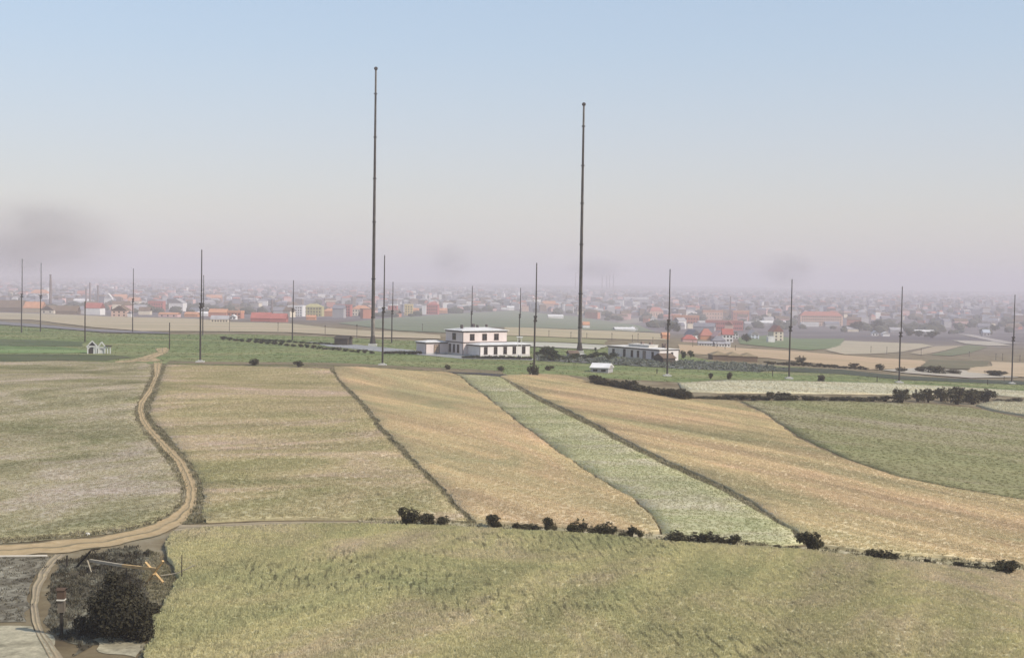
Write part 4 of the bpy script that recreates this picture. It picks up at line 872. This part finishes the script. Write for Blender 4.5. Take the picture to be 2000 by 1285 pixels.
part('porch_post', mb, M_pav, o); mb = MB(); mb.box((2.6, 0, 2.15), (1.6, 1.0, .25)); part('porch_roof', mb, M_dark, o)
mb = MB(); mb.box((-1.75, .9, 1.2), (2.4, 1.4, 2.5)); mb.add([(-2.95, .3, 2.2), (-.55, .3, 2.2), (-1.75, .3, 3.3), (-2.95, 1.6, 2.2), (-.55, 1.6, 2.2), (-1.75, 1.6, 3.3)], [(0, 1, 2), (5, 4, 3), (0, 2, 5, 3), (1, 4, 5, 2)]); part('inner_room', mb, M_dark, o)

# ------------------------------------------------------------------ chimneys
M_brick = plain('sooty_brick', (.17, .125, .11), .2)
def chimney(x, yt, yb, wpx, label, cap=True, dist=None):
    p = P(x, yb)
    if dist: dd = p.xy.normalized() * dist; p = Vector((dd.x, dd.y, h1(dd.x, dd.y)))
    h = height_at(p, x, yt); r = wpx * px_m(p) / 2
    o = thing('factory_chimney', label, 'chimney', p, 0, 'factory chimneys')
    mb = MB(); mb.box((0, 0, h * .06), (r * 3, r * 3, h * .14)); part('base', mb, M_brick, o)
    mb = MB(); mb.tube((0, 0, h * .1), (0, 0, h * .98), r * 1.15, r * .75, 12); part('shaft', mb, M_brick, o)
    if cap:
        mb = MB(); mb.tube((0, 0, h * .965), (0, 0, h), r * .95, r * .95, 12); mb.tube((0, 0, h * .70), (0, 0, h * .72), r * 1.15, r * 1.15, 12); part('cap_ring', mb, M_brick, o)
chimney(98.5, 536, 604, 5, 'tallest brick chimney on the left with a thick collar')
chimney(168, 563, 596, 3.6, 'shortest of the three grouped brick chimneys'); chimney(175.5, 552, 597, 3.4, 'middle and tallest of the three grouped brick chimneys'); chimney(191, 557, 598, 3.4, 'right one of the three grouped brick chimneys')
chimney(1426, 578, 624, 2.6, 'thin chimney between the faded orange factory blocks', False)
chimney(531, 585, 612, 3, 'short hazy chimney behind the bright red roofs'); chimney(760, 570, 598, 2, 'thin hazy chimney right of the tallest mast', False)
for x, yt, n in ((1124, 532, 'leftmost'), (1176, 537, 'second'), (1185, 535, 'third'), (1190.5, 537, 'fourth'), (1198, 533, 'rightmost')):
    chimney(x, yt, 556, 2.4, n + ' of five faint chimneys on the horizon', False, 6500)

# ------------------------------------------------------------------ the town's further houses
ZN = [(-9e9, -.33, 'near the left edge'), (-.33, -.24, 'right of the left chimneys'), (-.24, -.10, 'left of the tallest mast'), (-.10, .02, 'behind the station'), (.02, .12, 'near the right tall mast'), (.12, .24, 'behind the factories'), (.24, 9e9, 'towards the right edge')]
CH = [('white', 'grey', .10), ('cream', 'brown', .14), ('pink', 'brown', .2), ('grey', 'slate', .28), ('brick', 'brown', .2), ('peach', 'tile', .08)]
HM = {}
def hmesh(w, d, ez, rise, kd, wall, roof):
    k = (w, d, ez, rise, kd, wall)
    if k not in HM:
        a = MB(); a.box((0, 0, ez / 2 - 1.5), (w, d, ez + 3))
        if kd == 'gable_y': a.add([(-w / 2, -d / 2, ez), (w / 2, -d / 2, ez), (0, -d / 2, ez + rise)], [(0, 1, 2)])
        if kd == 'gable_x': a.add([(-w / 2, -d / 2, ez), (-w / 2, d / 2, ez), (-w / 2, 0, ez + rise), (w / 2, -d / 2, ez), (w / 2, d / 2, ez), (w / 2, 0, ez + rise)], [(1, 0, 2), (3, 4, 5)])
        r = MB(); r.roof(w, d, ez + .01, rise, kd, .3, .2)
        HM[k] = (a.mesh('wall', [plain(wall + '_wall', PAL[wall], .1, .3)]), r.mesh('roof', [plain(roof + '_roof', PAL[roof], .16, .3)]))
    return HM[k]
rr = random.Random(21); n = 0; tries = 0
while n < 170 and tries < 6000:
    tries += 1
    d = 1250 + 1700 * rr.random() ** 1.1; a = rr.uniform(-.44, .44); x, y = a * d, d
    if a > .17 and d < 1750: continue
    if any(abs(x - X_) < (w_ / 2 + 14) and -45 < y - Y_ < 25 for X_, Y_, w_ in LAND): continue
    if any(bool(inside(pl, np.array([x]), np.array([y]))[0]) for pl in FAR): continue
    wall, roof, _ = rr.choices(CH, [c[2] for c in CH])[0]
    w = rr.choice((8, 11, 15, 20)); kd = rr.choice(('gable_x', 'gable_x', 'gable_y', 'hip', 'flat')); ez = rr.choice((4, 6, 9)); 
    if kd == 'gable_y' and w > 11: kd = 'gable_x'
    wm_, rm_ = hmesh(w, 10, ez, .4 if kd == 'flat' else 3.5, kd, wall, roof)
    z = next(q for q in ZN if q[0] <= a < q[1])
    g = '%s walled houses of the far town %s' % (wall, z[2])
    sz = {8: 'small', 11: 'middling', 15: 'long', 20: 'very long'}[w]; kn = {'gable_x': 'gabled', 'gable_y': 'front gabled', 'hip': 'hip roofed', 'flat': 'flat roofed'}[kd]
    lb = '%s %s %s house with %s roof, %s' % (sz, wall, kn, {'tile': 'red', 'slate': 'dark grey'}.get(roof, roof), z[2])
    o = thing('house', lb, 'house', (x, y, h1(x, y)), rr.uniform(-.5, .5), 'far town, ' + lb)
    link('wall', wm_, o); link('roof', rm_, o); LAND.append((x, y, w)); n += 1
# beyond them nobody could count: one mass of roofs, one of tree tops
cols = [('white', PAL['white']), ('pink', PAL['pink']), ('grey', PAL['grey']), ('tile', PAL['tile']), ('slate', PAL['slate']), ('cream', PAL['cream']), ('brown', PAL['brown'])]
mb = MB()
for i in range(3400):
    d = 2300 + 7500 * rr.random() ** 1.5; a = rr.uniform(-.5, .5); x = a * d; z = h1(x, d); w = rr.uniform(7, 20); dd = rr.uniform(9, 14); e = rr.uniform(4, 13); q = rr.uniform(-.5, .5)
    mb.box((x, d, z + e / 2 - 1), (w, dd, e + 2), q, rr.choice((0, 1, 2, 4, 4, 6, 6, 6, 4, 2))); mb.box((x, d, z + e + 1.2), (w + .5, dd + .5, 2.4), q, rr.choice((3, 4, 2, 6, 6, 4, 2, 4)), .55)
kind(link('far_town', mb.mesh('far_town', [plain(n_ + '_far', c_, .05, .1) for n_, c_ in cols])), 'stuff', 'hazy sprawl of roofs spreading to the horizon')
ico = bmesh.new(); bmesh.ops.create_icosphere(ico, subdivisions=1, radius=1); iv = [v_.co.copy() for v_ in ico.verts]; fi = [[v_.index for v_ in f.verts] for f in ico.faces]; ico.free()
mb = MB()
for i in range(2200):
    d = 1450 + 8000 * rr.random() ** 1.5; a = rr.uniform(-.5, .5); x = a * d
    if a > .12 and d < 1500: continue
    if d < 2600 and any(bool(inside(pl, np.array([x]), np.array([d]))[0]) for pl in FAR): continue
    s = rr.uniform(2.5, 6) * (1 + d / 6000); z = h1(x, d)
    mb.add([(x + v_.x * s * rr.uniform(.9, 1.7), d + v_.y * s, z + s * .5 + v_.z * s * rr.uniform(.6, 1)) for v_ in iv], fi)
kind(link('far_trees', mb.mesh('far_trees', [leaf_mat('far_leaves', (.06, .062, .045), (.10, .098, .07))])), 'stuff', 'tree tops scattered between the far roofs')

# ------------------------------------------------------------------ the corner at the bottom left
M_tim = plain('weathered_timber', (.40, .34, .25), .2, 2); M_or = plain('orange_timber', (.54, .36, .17), .25, 2.5); M_pole = plain('dark_pole', (.045, .038, .03), .15, 2)
A = P(170, 1113); Bq = P(296, 1140)
bar_ = thing('timber_barrier', 'timber road barrier with a long beam and an orange crossed trestle', 'barrier', Bq)
pm = px_m(Bq)
def at(px, py, ref=None):                                   # local point above the barrier line
    ref = ref or Bq; t = (px - 170) / (294 - 170); q = A.lerp(Bq, t); hh = height_at(q, px, py); return Vector((q.x, q.y, q.z + hh)) - Bq
mb = MB(); mb.bar(at(176, 1094), at(240, 1104), .19, .19); part('beam', mb, M_tim, bar_)
mb = MB(); mb.bar(at(240, 1104), at(302, 1111), .2, .2); part('beam', mb, M_or, bar_)
for (a, b_, dy) in (((283, 1140), (315, 1094), -.07), ((282, 1098), (314, 1137), .07)):
    mb = MB(); mb.bar(at(*a) + Vector((0, dy, 0)), at(*b_) + Vector((0, dy, 0)), .18, .12); part('trestle_leg', mb, M_or, bar_)
mb = MB(); mb.bar(at(290, 1130), at(308, 1129), .1, .12); mb.box(at(299, 1117), (.26, .26, .3), .4); part('counterweight', mb, M_or, bar_)
for (a, b_, r_) in (((149, 1108), (180, 1073), .09), ((173, 1092), (181, 1115), .06)):
    q = Vector((0, -.3, 0)); mb = MB(); mb.tube(at(*a) + q, at(*b_) + q, r_, r_ * .8, 7); part('support_pole', mb, M_pole if r_ > .08 else M_tim, bar_)
mb = MB(); mb.bar(at(178, 1073), at(196, 1071), .08, .08); part('support_pole', mb, M_pole, bar_)
# fence posts and rails
def rod(name, label, cat, pts, r, mat, base=None, group=None):
    b0 = P(*base) if base else P(*pts[0]); o = thing(name, label, cat, b0, 0, group); mb = MB()
    ws = []
    for (x, y) in pts: ws.append(Vector(((x - (base or pts[0])[0]) * px_m(b0), 0, height_at(b0, x, y))))
    for a, b_ in zip(ws, ws[1:]): mb.tube(a, b_, r, r * .9, 7)
    part('shaft', mb, mat, o); return o
rod('fence_rail', 'long pale rail lying along the road at the left edge', 'rail', [(-60, 1087), (92, 1085)], .09, plain('bleached_timber', (.62, .56, .46), .1), (15, 1090))
rod('fence_post', 'short dark post beside the start of the curved track', 'post', [(131, 1108), (131, 1084)], .08, M_pole, (131, 1109))
rod('fence_post', 'thin dark post standing in the barley right of the trestle', 'post', [(355, 1136), (355, 1083)], .04, M_pole, (355, 1137))
rod('wooden_pole', 'thin pale pole slanting up right of the orange trestle', 'pole', [(314, 1124), (345, 1119), (381, 1103)], .04, M_tim, (330, 1130))
rod('fence_post', 'short dark post under the timber beam', 'post', [(247, 1130), (247, 1108)], .05, M_pole, (247, 1131))
pb = P(120, 1242); pm = px_m(pb)
o = thing('post_box', 'brown box with a pale ledge on a dark post', 'post box', pb)
hb = height_at(pb, 120, 1195)
mb = MB(); mb.box((0, 0, hb / 2 - .1), (.16, .16, hb + .2)); part('post', mb, M_pole, o)
mb = MB(); mb.box((0, 0, hb + .38), (.40, .3, .72)); part('board', mb, plain('grey_board', (.15, .125, .095), .2, 3), o)
mb = MB(); mb.box((0, -.04, hb + .79), (.46, .42, .07)); part('ledge', mb, plain('pale_ledge', (.62, .58, .5), .1), o)
mb = MB(); mb.box((0, 0, hb + 1.1), (.44, .36, .52)); mb.roof(.44, .36, hb + 1.36, .12, 'gable_x', .06, .04); part('box', mb, plain('brown_box', (.10, .065, .045), .2, 3), o)
# pale stone by the road
q0 = P(171, 1046); bm = bmesh.new(); bmesh.ops.create_icosphere(bm, subdivisions=2, radius=.2)
for v_ in bm.verts: v_.co *= 1 + .3 * noise.noise(v_.co * 4); v_.co.z *= .7
me = bpy.data.meshes.new('stone'); bm.to_mesh(me); bm.free(); me.materials.append(plain('pale_stone', (.6, .57, .5)))
tag(link('stone', me, None, q0 + Vector((0, 0, .15))), 'single white stone at the upper edge of the road', 'stone')

# ------------------------------------------------------------------ haze over the plain
mt = bpy.data.materials.new('haze_air'); mt.use_nodes = True; t = mt.node_tree; t.nodes.clear()
ou = t.nodes.new('ShaderNodeOutputMaterial'); pvn = t.nodes.new('ShaderNodeVolumePrincipled')
pvn.inputs['Color'].default_value = (.895, .825, .865, 1); pvn.inputs['Density'].default_value = 3.0e-4; pvn.inputs['Anisotropy'].default_value = -.05
t.links.new(pvn.outputs[0], ou.inputs['Volume'])
mb = MB(); mb.box((0, 8300, 26), (34000, 18000, 150)); kind(part('haze', mb, mt, None), 'stuff', 'pale haze over the plain')

# ------------------------------------------------------------------ smoke over the chimneys
SM = 3.2
def smoke(px, py, wpx, hpx, dist, dens, label, seed):
    d = ray(px, py); c = Vector((0, 0, CAM_H)) + d * (dist / d.y); k = dist / F
    mt = bpy.data.materials.new('chimney_smoke'); mt.use_nodes = True; t = mt.node_tree; t.nodes.clear()
    ou = t.nodes.new('ShaderNodeOutputMaterial'); vo = t.nodes.new('ShaderNodeVolumePrincipled'); vo.inputs['Color'].default_value = (.58, .54, .55, 1)
    t.links.new(vo.outputs[0], ou.inputs['Volume'])
    tc = t.nodes.new('ShaderNodeTexCoord'); ln = t.nodes.new('ShaderNodeVectorMath'); ln.operation = 'LENGTH'; t.links.new(tc.outputs['Object'], ln.inputs[0])
    fall = t.nodes.new('ShaderNodeMapRange'); fall.interpolation_type = 'SMOOTHSTEP'; fall.inputs[1].default_value = .99; fall.inputs[2].default_value = .35
    nz = t.nodes.new('ShaderNodeTexNoise'); nz.inputs['Scale'].default_value = 1.9; nz.inputs['Detail'].default_value = 5; nz.inputs['Distortion'].default_value = .6
    ofs = t.nodes.new('ShaderNodeVectorMath'); ofs.inputs[1].default_value = (seed * 3.1, seed, 0); t.links.new(tc.outputs['Object'], ofs.inputs[0]); t.links.new(ofs.outputs[0], nz.inputs['Vector'])
    t.links.new(ln.outputs['Value'], fall.inputs[0])
    r = t.nodes.new('ShaderNodeMapRange'); r.inputs[1].default_value = .25; r.inputs[2].default_value = .80; r.inputs[4].default_value = dens * SM; t.links.new(nz.outputs['Fac'], r.inputs[0])
    mu = t.nodes.new('ShaderNodeMath'); mu.operation = 'MULTIPLY'; t.links.new(fall.outputs[0], mu.inputs[0]); t.links.new(r.outputs[0], mu.inputs[1]); t.links.new(mu.outputs[0], vo.inputs['Density'])
    bm = bmesh.new(); bmesh.ops.create_icosphere(bm, subdivisions=3, radius=1); me = bpy.data.meshes.new('smoke'); bm.to_mesh(me); bm.free(); me.materials.append(mt)
    o = link('smoke', me, None, c); o.scale = (wpx * k / 2, min(wpx, 140) * k / 2, hpx * k / 2); kind(o, 'stuff', label)
smoke(70, 468, 430, 215, 1000, .013, 'dim grey smoke hanging over the left chimneys', 1)
smoke(880, 512, 110, 100, 2000, .0045, 'faint smoke plume above the middle of the town', 2)
smoke(1165, 525, 150, 55, 2600, .004, 'faint smoke over the five horizon chimneys', 3)
smoke(1540, 528, 140, 90, 2200, .004, 'faint smoke plume over the right town', 4)
